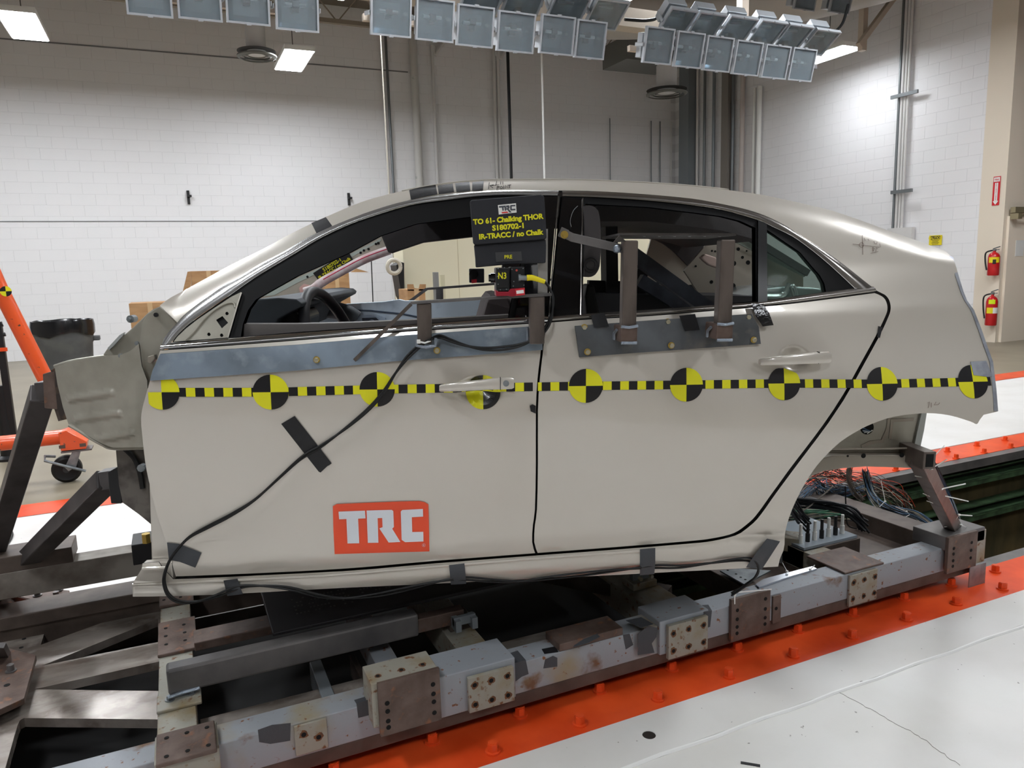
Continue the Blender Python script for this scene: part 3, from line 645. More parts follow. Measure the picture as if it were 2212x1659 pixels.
car = empty('car_body', T((.9, .8, -.64)), 'champagne silver sedan body shell with no wheels or front end, bolted on the sled', 'car')
_t = xz(TOP, 4); _r = xz(REAR, 3); _a = xz(ARCH, 3); _k = xz(ROCK, 3); _s = xz(SILL[:6]) + xz(SILL[5:], 3)[1:]; _u = list(reversed(xz(UC, 3)))
surf('body_side', _t + _r + _a + _k + _s + _u, m_paint, car, th=.003, res=.018)
FD = [(345, 760), (335, 790), (324, 823), (311, 868), (305.5, 894), (305, 915), (307, 938), (314, 1000), (324, 1050), (338, 1107), (357, 1164), (371, 1211), (380, 1245)]
FDb = [(380, 1245), (500, 1240.5), (740, 1228.5), (940, 1211.5), (1156, 1195)]
FDr = [(1156, 1195), (1149.5, 1171), (1151, 1134), (1155.5, 1100), (1157.5, 1000), (1157.5, 886), (1161, 819), (1167, 768), (1172, 721), (1181, 698)]
BB = [(347, 757), (476, 748), (640, 735.6), (850, 718.7), (1000, 709), (1139, 699.7), (1181, 698)]
fd = xz(FD, 3)[:-1] + xz(FDb, 5)[:-1] + xz(FDr, 2)[:-1] + list(reversed(xz(BB, 4)))
surf('front_door', fd, m_paint, car, th=.012, res=.02, dent=True, label='front door')
RDf = [(1186, 697), (1177.5, 721), (1172, 768), (1166, 819), (1162, 886), (1162, 1000), (1160, 1100), (1155.5, 1134), (1154, 1171), (1161.5, 1194.5)]
RDb = [(1161.5, 1194.5), (1320, 1182.5), (1480, 1169.5), (1538, 1163), (1585, 1151.5), (1614, 1132), (1638, 1107), (1672, 1059.5), (1705, 1014), (1755.5, 948), (1840, 819.5), (1890, 729), (1911.5, 685), (1917, 666), (1914, 651), (1908, 642.5), (1899, 637), (1889, 633)]
BB2 = [(1889, 633), (1750, 651.5), (1651, 662.5), (1560, 670), (1400, 683), (1275, 690), (1186, 697)]
rd = xz(RDf, 2)[:-1] + xz(RDb, 4)[:-1] + xz(BB2, 4)[:-1]
surf('rear_door', rd, m_paint, car, th=.012, res=.02, label='rear door')
# bevelled hem line just inside the gaps reads as the dark shut line; dark structure right behind the skins
inner = xz([(352, 770), (330, 830), (320, 900), (322, 960), (340, 1060), (375, 1170), (392, 1262)], 3)[:-1] + xz([(392, 1262), (740, 1250), (1158, 1222), (1480, 1200), (1640, 1180), (1690, 1110)], 3)[:-1] + \
    xz([(1690, 1110), (1790, 960), (1880, 850), (1960, 760), (1975, 690), (1950, 640), (1900, 620)], 3)[:-1] + list(reversed(xz([(352, 757), (640, 732), (1139, 696), (1400, 680), (1651, 660), (1900, 620)], 3)))
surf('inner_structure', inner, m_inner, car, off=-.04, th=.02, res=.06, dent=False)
# roof skin and rear deck, arching across to the far rail
def roofstrip(nm, u0, u1, mat, crown=.02, n=10, thick=.0, drop=0.0):
    pts = [c for c in _t if u0 <= c[0] <= u1]; pts.sort(); b = MB(T); vs = []; rows = len(pts)
    for x, z in pts:
        y0 = S(x, z, False); y1 = W - y0
        for i in range(n + 1):
            t = i / n; cr = 1 - abs(2 * t - 1) ** 2.2
            vs.append((x, y0 + (y1 - y0) * t, z - drop + crown * cr))
    fs = [(i * (n + 1) + j, i * (n + 1) + j + 1, (i + 1) * (n + 1) + j + 1, (i + 1) * (n + 1) + j) for i in range(rows - 1) for j in range(n)]
    b.add(vs, fs); o = b.build(nm, mat, car, smooth=True)
    s_ = o.modifiers.new('solid', 'SOLIDIFY'); s_.thickness = .004; s_.offset = 1; return o
roofstrip('roof_panel', .36, 1.46, m_paint)
roofstrip('headliner', .40, 1.40, m_headl, .01, drop=.035)
# bright trim round the windows
def bulge(nm, A, B, mat, h=.006, n=3, off=.001, lb=None, k=6):
    a = [cp(x, y, off, dent=False) for x, y in A]; c = [cp(x, y, off, dent=False) for x, y in B]; a = spline(a, n); c = spline(c, n)
    # resample both edges to the same count by arc length
    def rs(P, m):
        L = [0]
        for i in range(1, len(P)): L.append(L[-1] + (P[i] - P[i - 1]).length)
        out = []; j = 0
        for i in range(m):
            d = L[-1] * i / (m - 1)
            while j < len(P) - 2 and L[j + 1] < d: j += 1
            t = (d - L[j]) / max(1e-9, L[j + 1] - L[j]); out.append(P[j].lerp(P[j + 1], min(1, t)))
        return out
    m = max(len(a), len(c)); a = rs(a, m); c = rs(c, m); b = MB(T); vs = []
    for p, q in zip(a, c):
        for i in range(k + 1):
            t = i / k; vs.append(p.lerp(q, t) + Vector((0, -h * math.sin(math.pi * t) ** .8, 0)))
    b.add(vs, [(i * (k + 1) + j, i * (k + 1) + j + 1, (i + 1) * (k + 1) + j + 1, (i + 1) * (k + 1) + j) for i in range(m - 1) for j in range(k)])
    o = b.build(nm, mat, car, smooth='all', label=lb); return o
def ribbon(nm, A, B, mat, off, th, splitx=None, n=4, **kw):
    a = xz(A, n); c = xz(B, n); return surf(nm, a + list(reversed(c)), mat, car, off=off, th=th, res=.05, dent=False, **kw)
bulge('front_upper_trim', [(349, 745), (353, 733), (366, 715)] + UC[:17] + [(1207, 411.5)], [(364, 744), (368, 741)] + CI[:16] + [(1204, 422)], M('dull_front_trim', (164, 164, 164), .26, .8))
bulge('rear_upper_trim', [(1214, 412)] + UC[18:], [(1215, 423)] + CI[17:], m_trimg)
bulge('front_belt_trim', [(351, 742), (484, 730), (640, 718.5), (740, 711), (850, 704), (926, 698), (1141, 684), (1189, 683)], [(346, 755), (476, 746), (640, 733.6), (850, 716.7), (1000, 707), (1139, 697.7), (1184, 695.5)], m_chrome, h=.008)
bulge('rear_belt_trim', [(1193, 683), (1271, 677), (1400, 669), (1540, 659), (1642, 651), (1750, 635), (1847, 623), (1886, 619)], [(1188, 694.5), (1275, 687.5), (1400, 681), (1560, 668), (1651, 660), (1750, 649), (1892, 630)], m_trimg, h=.008)
# window frames
OPF = [(551, 648), (562, 641), (640, 597), (754, 546), (822, 509), (900, 483), (1016, 468), (1135, 460), (1140, 480), (1128, 560), (1108, 640), (1098, 690), (926, 699), (850, 705), (740, 712), (640, 719), (519, 729), (524, 700), (535, 670)]
fr_out = xz(CI[:16] + [(1205, 422)], 3) + xz([(1199, 481), (1188, 610), (1182, 684)]) + list(reversed(xz([(372, 741), (484, 732), (640, 720), (850, 706), (1141, 686), (1182, 684)], 3)))[1:]
surf('front_window_frame', fr_out, m_seal, car, holes=[xz(OPF)], off=-.004, th=.035, res=.05, dent=False)
OPR = [(1265, 440), (1400, 447), (1500, 459), (1560, 467), (1600, 477), (1633, 492), (1634, 652), (1540, 661), (1400, 671), (1258, 680)]
OPQ = [(1655, 494), (1690, 518), (1730, 545), (1755, 575), (1772, 594), (1782, 612), (1786, 632), (1656, 651)]
ro = xz([(1214, 424)] + CI[17:], 3) + list(reversed(xz([(1191, 684), (1271, 679), (1400, 671), (1540, 661), (1642, 653), (1750, 637), (1847, 624)], 3))) + xz([(1196, 610), (1208, 481)])
surf('rear_window_frame', ro, m_seal, car, holes=[xz(OPR), xz(OPQ)], off=-.004, th=.03, res=.05, dent=False)
surf('door_pillar_applique', xz([(1215, 426), (1258, 429), (1256, 560), (1252, 679), (1191, 684), (1197, 610), (1208, 481)]), m_gloss, car, off=.002, th=.004, res=.06, dent=False, label='gloss black pillar cover with scratches')
surf('front_pillar_applique', xz([(1150, 424), (1204, 424), (1199, 481), (1188, 610), (1183, 683), (1112, 687), (1125, 620), (1146, 500)]), m_gloss, car, off=.002, th=.004, res=.06, dent=False)
for nm, a, c in (('window_run', (1259, 428), (1254, 680)), ('pillar_edge', (1207, 424), (1186, 684))):
    b = MB(T); pts = []
    for i in range(9):
        p = cp(a[0] + (c[0] - a[0]) * (i / 8) ** (1 if nm == 'window_run' else .9), a[1] + (c[1] - a[1]) * i / 8, .006); pts.append(p)
    b.tube(pts, .0022, 6); b.build(nm, m_trimg, car, smooth=True)
surf('quarter_pillar', xz([(1636, 476), (1655, 485), (1656, 652), (1636, 654)]), M('satin_black', (12, 12, 14), .35, spec=.4), car, off=.006, th=.014, res=.1, dent=False)
m_qg = M('tinted_glass', (150, 168, 160), .02, trans=.95, spec=.5, ior=1.05)
surf('quarter_glass', xz([(1650, 487), (1700, 515), (1748, 548), (1784, 578), (1838, 624), (1650, 650)]), m_qg, car, off=-.012, th=.004, res=.1, dent=False)
surf('sail_panel', xz([(376, 738), (384, 727), (403, 709), (426, 691), (464, 665), (500, 641), (521, 631), (492, 729)]), m_primer, car,
     holes=[xz([(467.5, 691), (481, 682.5), (493.5, 697), (480, 709)]), xz([(491 + 4 * math.cos(i), 677 + 4 * math.sin(i)) for i in (0, 1, 2, 3, 4, 5)]), xz([(452 + 4 * math.cos(i), 722 + 4 * math.sin(i)) for i in (0, 1, 2, 3, 4, 5)]), xz([(479.5 + 4 * math.cos(i), 724 + 4 * math.sin(i)) for i in (0, 1, 2, 3, 4, 5)])],
     off=.003, th=.002, res=.05, dent=False, label='bare metal mirror mounting triangle with a square hole')
b = MB(T); b.tube(spline([cp(*q, .006) for q in ((400, 735), (420, 715), (440, 690), (465, 668), (490, 655), (505, 655), (508, 665))], 4), .0035, 6); b.build('sail_rib', m_primer, car, smooth=True)
b = MB(T); b.tube(spline([cp(x, y, .007, dent=False) for x, y in ((1248, 445), (1238, 456), (1232, 476), (1234, 490))], 4), .0008, 4); b.build('scratch', M('scratch_grey', (150, 150, 150), .5), car)
b = MB(T); b.tube([cp(*q, .006) for q in ((521, 632), (512, 660), (502, 695), (492, 729))], .0022, 6); b.build('sail_edge', M('bare_edge', (206, 202, 190), .3, .4), car)
# handles
def handle(px, py, lb, bend=0):
    e0, e1 = px; P = [cp(x, y, o_, dent=False) for x, y, o_ in ((e0[0], e0[1], .022), (e0[0] + (e1[0] - e0[0]) * .25, e0[1] + (e1[1] - e0[1]) * .3, .044), (e0[0] + (e1[0] - e0[0]) * .7, e0[1] + (e1[1] - e0[1]) * .78, .046), (e1[0] - 3, e1[1], .036))]
    pts = spline(P, 6); b = MB(T); n = 12; vs = []
    for i, p in enumerate(pts):
        t = i / (len(pts) - 1); hh = .5 * (.020 + (.036 - .020) * min(1, t * 1.25)) * (1 if .03 < t < .97 else .82); tt = .010
        for j in range(n):
            a = 2 * math.pi * j / n; ca, sa = math.cos(a), math.sin(a)
            vs.append(Vector(p) + Vector((0, tt * math.copysign(abs(ca) ** .6, ca), hh * math.copysign(abs(sa) ** .6, sa))))
    k = len(pts); fs = [(i * n + j, i * n + (j + 1) % n, (i + 1) * n + (j + 1) % n, (i + 1) * n + j) for i in range(k - 1) for j in range(n)] + [tuple(range(n)), tuple((k - 1) * n + j for j in range(n))]
    b.add(vs, fs); h = b.build('door_handle', m_paint, car, smooth=True, label=lb)
    return h, P
h, P = handle(((949, 839), (1113, 827)), 0, 'front door handle with a round key lock')
b = MB(T); c = cp(1093, 828, .049, dent=False); b.cyl(c + Vector((0, .002, 0)), c - Vector((0, .004, 0)), .009, 20); b.build('key_lock', m_steelg, h, smooth=True)
b = MB(T); c = cp(1081, 829, .054, dent=False); b.box(c.x - .0008, c.x + .0008, c.y - .001, c.y + .014, c.z - .018, c.z + .018); b.build('cap_seam', m_inner, h)
h, P = handle(((1641, 782), (1796, 772)), 0, 'rear door handle')
b = MB(T); c = cp(1769, 773, .050, dent=False); b.box(c.x - .0008, c.x + .0008, c.y - .001, c.y + .014, c.z - .018, c.z + .018); b.build('cap_seam', m_inner, h)
# ---- far side of the body seen from inside
m_farin = M('far_pillar_paint', (176, 170, 156), .5, coat=.2)
farU = [c for c in _t if c[0] < 1.5]
wid = lambda A: [(x, z) for x, z in A]
CIf = xz([(400, 712), (430, 690), (470, 661), (505, 637), (560, 603), (640, 556), (700, 520), (760, 494), (830, 470), (900, 452), (980, 443), (1080, 437), (1150, 436)], 3)
surf('far_front_pillar', [c for c in xz(TOP[1:10], 4)] + list(reversed([c for c in CIf if c[0] < .31])), m_farin, car, far=True, th=.03, res=.08, dent=False, label='bare far windshield pillar')
fo = xz(TOP[8:], 3) + xz([(2060, 580), (1990, 640), (1880, 645), (1848, 622)]) + list(reversed(xz([(1150, 440), (1300, 442), (1500, 455), (1640, 480), (1700, 505), (1760, 545), (1848, 618)], 3))) + list(reversed(xz([(838, 463), (884, 452), (980, 440), (1080, 434), (1149, 434)], 3)))
surf('far_roof_rail', fo, m_headl, car, far=True, th=.05, res=.08, dent=False)
fb = xz([(352, 752), (640, 728), (1139, 693), (1400, 676), (1651, 656), (1900, 628)], 3) + xz([(1990, 640), (1990, 880), (1800, 960), (1690, 1160), (1480, 1190), (900, 1230), (380, 1250), (320, 960), (330, 830)])
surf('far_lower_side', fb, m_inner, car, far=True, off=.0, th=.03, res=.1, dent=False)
surf('far_center_pillar', xz([(1150, 430), (1262, 432), (1270, 560), (1280, 690), (1140, 700), (1152, 560)]), m_headl, car, far=True, th=.06, res=.1, dent=False)
surf('far_c_pillar_inner', xz([(1640, 478), (1700, 503), (1770, 548), (1850, 622), (1850, 660), (1640, 668)]), m_farin, car, far=True, off=-.01, th=.02, res=.1, dent=False)
# far door trim, inner sill of the near door, dash, wheel, seats
yF = W - .14
def cpoly(nm, px, y, d, mat, lb=None, bev=0, sm=False): 
    b = MB(T); b.prism([cpy(x, y_, y) for x, y_ in px], (0, d, 0)); return b.build(nm, mat, car, label=lb, bev=bev, smooth=sm)
m_dtrim = M('chalky_blue_trim', (196, 210, 222), .7, var=[((136, 150, 168), 5, .48, .66), ((220, 230, 236), 4, .55, .75)])
dt = cpoly('far_door_trim', [(690, 662), (760, 656), (830, 652), (862, 647), (874, 650), (960, 650), (1080, 648), (1110, 648), (1110, 790), (690, 790)], yF, .06, m_dtrim, 'chalky blue far door trim panel', bev=.01)
b = MB(T); b.tube([cpy(x, y, yF - .004) for x, y in ((700, 668), (800, 671), (870, 678), (900, 684), (960, 700))], .004, 6); b.build('trim_seam', M('trim_seam_blue', (70, 84, 104), .7), dt)  # seam line in a darker blue than the panel
pr = [cpy(x, y, yF - .02) for x, y in ((762, 682), (800, 680), (832, 686), (838, 712), (762, 712))]; b = MB(T); b.prism(pr, (0, .02, 0)); b.build('pull_bezel', M('bezel_blue', (160, 176, 194), .6), dt, bev=.004)
pr = [cpy(x, y, yF - .024) for x, y in ((782, 687), (812, 686), (822, 695), (820, 712), (784, 712))]; b = MB(T); b.prism(pr, (0, .004, 0)); b.build('pull_cup', M('cup_dark', (54, 60, 70), .6), dt)
b = MB(T); c = cpy(803, 696, yF - .028); b.cyl(c, c + Vector((0, .004, 0)), .014, 16); b.build('inner_handle', M('handle_blue', (120, 132, 148), .5), dt)
b = MB(T); b.prism([cpy(x, y, .06) for x, y in ((524, 700), (640, 700), (760, 697), (900, 691), (1100, 680), (1100, 700), (900, 712), (640, 728), (518, 736))], (0, .05, 0)); b.build('inner_sill', M('sill_trim', (98, 94, 92), .6), car, bev=.003)
m_dash = M('dash_grey', (70, 76, 82), .65, bump=(150, .15))
b = MB(T); prof = [cpy(x, y, .22) for x, y in ((540, 655), (556, 646), (600, 643), (640, 646), (652, 655), (648, 664), (625, 676), (600, 690), (575, 740), (500, 740), (520, 690))]
b.prism(prof, (0, 1.3, 0)); dash = b.build('dashboard', m_dash, car, bev=.006)
b = MB(T); prof = [cpy(x, y, .30) for x, y in ((590, 672), (622, 668), (640, 676), (650, 690), (645, 730), (585, 730))]; b.prism(prof, (0, .34, 0)); b.build('instrument_hood', m_black, dash, bev=.008)
b = MB(T); b.tube(spline([cpy(x, y, 1.3) for x, y in ((648, 672), (700, 668), (745, 675), (770, 690))], 4), .04, 10); b.build('console_top', m_dash, dash, smooth=True)
# steering wheel
c0 = cpy(722, 744, .42); nrm = Vector((.92, -.18, .35)).normalized(); u = nrm.cross(Vector((0, 0, 1))).normalized(); v = nrm.cross(u)
b = MB(T); R_ = .19; n = 40
b.tube([c0 + (u * math.cos(2 * math.pi * i / n) + v * math.sin(2 * math.pi * i / n)) * R_ for i in range(n + 1)], .019, 12, cap=False); sw = b.build('steering_wheel', M('wheel_leather', (44, 44, 48), .5), car, smooth=True)
b = MB(T); 
for a in (math.pi / 2 * 1, math.pi * .05, math.pi * .95): b.bar(c0, c0 + (u * math.cos(a) - v * math.sin(a)) * -R_ if a == math.pi / 2 else c0 + (u * math.cos(a) + v * math.sin(a)) * R_, .035, .02)
b.cyl(c0 - nrm * .03, c0 + nrm * .02, .07, 20); b.build('wheel_hub', m_black, sw)
b = MB(T); b.tube([c0 - nrm * .02, c0 - nrm * .3], .03, 10); b.build('steering_column', m_black, sw)
# seats: driver (dark, with headrest) and covered far seat
def seat(x, y, zb, mat, nm, lb, cover=None, hr=True):
    b = MB(T); b.prism([(x, y - .24, zb - .62), (x + .10, y - .24, zb - .62), (x + .26, y - .24, zb - .02), (x + .18, y - .24, zb)], (0, .48, 0)); o = b.build(nm, mat, car, bev=.03, label=lb)
    if hr: 
        b = MB(T); b.prism([(x + .17, y - .12, zb + .04), (x + .24, y - .12, zb + .03), (x + .27, y - .12, zb + .2), (x + .19, y - .12, zb + .21)], (0, .24, 0)); b.build('headrest', mat, o, bev=.03)
    b = MB(T); b.prism([(x - .42, y - .24, zb - .72), (x + .12, y - .24, zb - .76), (x + .12, y - .24, zb - .60), (x - .40, y - .24, zb - .56)], (0, .48, 0)); b.build('cushion', mat, o, bev=.03)
    return o
m_seat = M('seat_cloth', (66, 58, 58), .85)
c = cpy(1062, 645, .46); seat(c.x - .2, .46, c.z + .03, m_seat, 'driver_seat', 'dark driver seat', hr=False)
b = MB(T); b.prism([cpy(x, y, 1.0) for x, y in ((1028, 700), (1050, 655), (1078, 642), (1108, 642), (1100, 700))], (0, .3, 0)); sc_ = b.build('covered_seat', M('white_cover', (206, 196, 204), .7), car, bev=.01, label='white covered seat with a red patch')
b = MB(T); b.prism([cpy(x, y, .995) for x, y in ((1046, 664), (1058, 648), (1084, 641), (1076, 650), (1056, 664))], (0, .004, 0)); b.build('red_patch', M('patch_red', (176, 34, 44), .6), sc_)
b = MB(T); b.tube([cpy(x, y, .98) for x, y in ((1040, 690), (1066, 664), (1100, 650))], .008, 6); b.build('grey_strap', M('strap_grey', (120, 122, 122), .6), sc_)
# airbag tube and label on the far pillar
yP = W - .27
b = MB(T); b.prism([cpy(x, y, yP + .02) for x, y in ((540, 648), (556, 640), (640, 594), (760, 540), (822, 508), (842, 538), (790, 560), (700, 608), (664, 640), (650, 652), (600, 652))], (0, .02, 0)); fpi = b.build('far_pillar_flange', m_farin, car)
b = MB(T); b.prism([cpy(x, y, yP + .018) for x, y in ((566, 640), (640, 602), (754, 550), (822, 516), (823, 520), (756, 557), (640, 612), (592, 638))], (0, .003, 0)); b.build('greenish_seal', M('greenish_glass_edge', (196, 208, 200), .25, .2), fpi)
for px, py in ((786, 541), (779, 546), (812, 527), (817, 525), (796, 538), (664, 598)): b = MB(T); c = cpy(px, py, yP + .017); b.cyl(c, c + Vector((0, .003, 0)), .006, 10); b.build('punched_hole', m_dark, fpi)
b = MB(T); b.prism([cpy(x, y, yP - .03) for x, y in ((820, 500), (850, 480), (1020, 462), (1160, 456), (1160, 505), (1020, 512), (914, 524), (846, 547), (838, 545))], (0, .05, 0)); b.build('far_header_trim', M('header_charcoal', (50, 47, 48), .8), car, bev=.006)
b = MB(T); b.tube(spline([cpy(x, y, yP) for x, y in ((652, 628), (672, 622), (690, 613), (730, 588), (780, 560), (838, 540))], 5), [.012] * 4 + [.016] * 4 + [.020] * 18, 10) if False else None
pts = spline([cpy(x, y, yP) for x, y in ((655, 626), (676, 622), (700, 607), (745, 582), (790, 559), (842, 540))], 5)
b.tube(pts, [.010 + .012 * min(1, i / 8) for i in range(len(pts))], 10); b.build('curtain_airbag', M('airbag_pink', (206, 176, 176), .8, var=((226, 216, 216), 18, .4, .6)), car, smooth=True)
b = MB(T); b.tube([p + Vector((0, -.02, .008)) for p in pts[10:]], .0025, 5); b.build('airbag_stripe', M('stripe_red', (214, 60, 96), .6), car)
b = MB(T); b.prism([cpy(x, y, yP + .01) for x, y in ((646, 622), (656, 613), (668, 616), (670, 628), (658, 636), (648, 632))], (0, .01, 0)); b.build('airbag_tab', M('airbag_tab_pink', (214, 176, 168), .7), car)
lbp = [cpy(x, y, yP + .0) for x, y in ((676, 590), (752, 542), (763, 562), (688, 606))]
b = MB(T); b.prism(lbp, (0, .003, 0)); lb_ = b.build('pillar_label', m_ink, car, label='black label with yellow lettering on the far pillar')
ex = (T(lbp[1]) - T(lbp[0])).normalized(); ey = (T(lbp[0]) - T(lbp[3])).normalized(); ey = (ey - ex * ey.dot(ex)).normalized(); mid = lambda t: T(lbp[3]).lerp(T(lbp[2]), .5) .lerp(T(lbp[0]).lerp(T(lbp[1]), .5), t) - CYA * .002
text('S180702-1', .024, mid(.52), ex, ey, m_yel, parent=lb_, bold=.02); text('IR-TRACC / no Chalk', .020, mid(.12), ex, ey, m_yel, parent=lb_, bold=.02)
# interior steel braces, belt guide and the bare inner quarter behind the rear window
def cbar(nm, a, c, y0, y1, wd, ht, mat, lb=None):
    b = MB(T); b.bar(cpy(*a, y0), cpy(*c, y1), wd, ht, (0, 1, 0)); return b.build(nm, mat, car, label=lb)
m_brace = M('brace_steel', (70, 74, 82), .45, .6, var=((52, 54, 60), 8, .4, .6)); m_dk = M('cabin_plastic', (38, 38, 40), .65)
cbar('cabin_brace', (1360, 545), (1560, 690), .55, .55, .05, .055, m_brace, 'diagonal steel brace in the rear cabin')
cbar('cabin_brace', (1380, 605), (1490, 672), .75, .75, .05, .05, m_brace)
cbar('cabin_brace', (1270, 618), (1420, 622), 1.0, 1.0, .05, .05, m_dk)
cbar('cabin_post', (1314, 430), (1318, 690), 1.0, 1.0, .05, .12, m_dk)
cbar('cabin_post', (1392, 570), (1378, 620), 1.1, 1.1, .05, .03, m_dk)
b = MB(T); b.prism([cpy(x, y, .8) for x, y in ((1262, 690), (1262, 634), (1640, 640), (1640, 690))], (0, .6, 0)); b.build('cabin_floor_step', m_dk, car)
b = MB(T); c = cpy(1276, 575, .14)
b.prism([cpy(x, y, .15) for x, y in spline([(1262, 450, 0), (1285, 446, 0), (1300, 470, 0), (1298, 560, 0), (1288, 590, 0), (1275, 598, 0), (1262, 597, 0)], 3) for y_ in (0,)] if False else [cpy(p.x, p.y, .15) for p in spline([(1262, 445, 0), (1282, 446, 0), (1296, 470, 0), (1297, 560, 0), (1290, 588, 0), (1277, 598, 0), (1262, 598, 0)], 3)], (0, .05, 0))
bp = b.build('pillar_trim', M('pillar_trim_grey', (62, 58, 58), .7), car, bev=.006)
for r_ in (.022, .014): b = MB(T); b.tube([cpy(1276, 572, .146) + Vector((r_ * math.cos(a / 3), 0, r_ * math.sin(a / 3))) for a in range(20)], .0015, 5); b.build('guide_ring', m_dk, bp)
b = MB(T); b.prism([cpy(x, y, .6) for x, y in ((1290, 478), (1400, 478), (1560, 498), (1640, 520), (1640, 500), (1560, 462), (1400, 446), (1290, 444))], (0, .9, 0)); b.build('rear_header', m_headl, car)
m_bq = M('bare_quarter_metal', (150, 142, 130), .45, .3, coat=.2)
bq = MB(T); bq.prism([cpy(x, y, 1.25) for x, y in ((1478, 585), (1530, 524), (1590, 508), (1650, 530), (1700, 560), (1735, 596), (1735, 655), (1600, 660), (1520, 650))], (0, .02, 0)); q = bq.build('inner_quarter', m_bq, car, label='bare inner quarter panel with punched holes')
for px, py, r_ in ((1538, 542, .005), (1545, 543, .005), (1595, 538, .008), (1585, 569, .012), (1604, 556, .007), (1616, 567, .010), (1537, 609, .008), (1583, 618, .014), (1613, 542, .004), (1503, 575, .005)):
    b = MB(T); c = cpy(px, py, 1.248); b.cyl(c, c + Vector((0, .0015, 0)), r_, 12); b.build('punched_hole', m_dark, q)
cbar('quarter_flange', (1582, 512), (1740, 592), 1.2, 1.2, .03, .012, M('greenish_edge', (140, 150, 140), .3, .5))
cbar('quarter_flange', (1598, 500), (1745, 590), 1.15, 1.15, .03, .025, m_headl)
b = MB(T); b.prism([cpy(x, y, 1.1) for x, y in ((1512, 556), (1523, 548), (1548, 556), (1552, 580), (1530, 572))], (0, .03, 0)); b.build('white_pad', M('pad_pinkish', (214, 190, 178), .7), car, bev=.006)
b = MB(T); b.prism([cpy(x, y, .9) for x, y in ((1600, 650), (1612, 640), (1660, 622), (1700, 618), (1760, 622), (1800, 630), (1800, 660), (1600, 668))], (0, .5, 0)); b.build('parcel_shelf', M('silver_deck', (170, 178, 180), .25, .7), car, bev=.006)
b = MB(T); b.tube(spline([cpy(x, y, .88) for x, y in ((1655, 640), (1690, 638), (1702, 620), (1705, 612))], 5), .012, 8); b.tube(spline([cpy(x, y, .86) for x, y in ((1715, 640), (1708, 622), (1716, 618), (1722, 640))], 5), .006, 8); b.build('deck_bracket', M('bright_bracket', (222, 226, 226), .2, .6), car, smooth=True)
b = MB(T); b.prism([cpy(x, y, .7) for x, y in ((1268, 690), (1262, 640), (1268, 612), (1284, 616), (1290, 650), (1300, 690))], (0, .1, 0)); b.build('rear_seat_belt_bundle', m_rubber, car, bev=.01)
# ================================================================ front stub of the body: bare sheet metal ahead of the door
def plate(nm, px, y, d, mat, parent=car, lb=None, bev=0, **kw):
    b = MB(T); b.prism([cpy(x, q, y) for x, q in px], (0, d, 0)); return b.build(nm, mat, parent, label=lb, bev=bev, **kw)
# shield: curved sheet through traced points, leaning inboard towards its front edge
def sheet(nm, outline, yf, mat, parent=car, th=.004, res=.04, lb=None, n=0, sm='all'):
    pts = [cpy(x, q, .12) for x, q in outline]
    for _ in range(6): pts = [cpy(outline[i][0], outline[i][1], yf(pts[i].x, pts[i].z)) for i in range(len(outline))]
    o2 = [(p.x, p.z) for p in pts]
    if n: q = spline([Vector((a, 0, c)) for a, c in o2], n, closed=True); o2 = [(p.x, p.z) for p in q]
    return surf(nm, o2, mat, parent, th=th, res=res, dent=False, fn=yf, **({'label': lb} if lb else {}))
ribs = []
def yshield(x, z):
    y = .06 + .10 * sstep(-.40, -.75, x) if False else .055 + .12 * max(0, min(1, (-.40 - x) / .35)) ** 1.3
    for (ax, az, bx, bz) in ribs:
        d = Vector((bx - ax, bz - az)); p = Vector((x - ax, z - az)); t = max(0, min(1, p.dot(d) / d.length_squared)); r = (p - d * t).length
        y -= .008 * max(0, 1 - (r / .012) ** 2)
    return y
for a, c in (((150, 862), (247, 846)), ((168, 905), (264, 889)), ((220, 944), (296, 930))):
    p, q = cpy(*a, .12), cpy(*c, .09); ribs.append((p.x, p.z, q.x, q.z))
sheet('apron_panel', [(118, 792), (155, 781), (212, 772), (236, 768), (262, 766), (282, 758), (300, 742), (306, 790), (318, 822), (322, 900), (322, 962), (309, 966), (244, 967), (222, 959), (196, 945), (171, 929), (148, 917), (136, 880), (124, 830)],
      yshield, m_primer, lb='bare grey apron panel with three pressed ribs', res=.009)
b = MB(T); fl_ = [(118, 792), (155, 781), (212, 772), (258, 767)]; b.tube(spline([cpy(x, q, .145) for x, q in fl_], 5), .006, 8); b.build('apron_flange', m_primer, car, smooth=True)
b = MB(T); fl_ = [(150, 918), (171, 930), (196, 946), (222, 960), (244, 968), (309, 967)]; b.tube(spline([cpy(x, q, .11) for x, q in fl_], 5), .0065, 8); b.build('apron_lower_flange', m_primer, car, smooth=True)
plate('cowl_side', [(345, 662), (384, 697), (362, 735), (350, 764), (332, 800), (312, 866), (300, 866), (300, 745), (306, 700), (318, 678)], .085, .006, m_primer, lb='bare grey cowl side', bev=.002)
plate('strut_tower', [(222, 767), (230, 755), (246, 738), (270, 722), (285, 709), (301, 694), (318, 677), (330, 668), (345, 662), (352, 690), (320, 750), (285, 770)], .14, .3, m_primer, lb='bare grey strut tower', bev=.012)
plate('cowl_edge', [(232, 752), (246, 737), (258, 724), (268, 718), (266, 724), (250, 742), (236, 756)], .13, .01, M('bright_edge', (206, 210, 210), .25, .5))
b = MB(T); c = cpy(338, 680, .08); b.cyl(c, c + Vector((0, -.006, 0)), .0065, 12); b.build('rubber_plug', m_black, car)
b = MB(T); c = cpy(290, 688, .3); b.cyl(c, c + Vector((0, -.03, 0)), .012, 12); b.cyl(c, c + Vector((0, -.045, 0)), .006, 6); b.build('mount_stud', m_steelg, car)
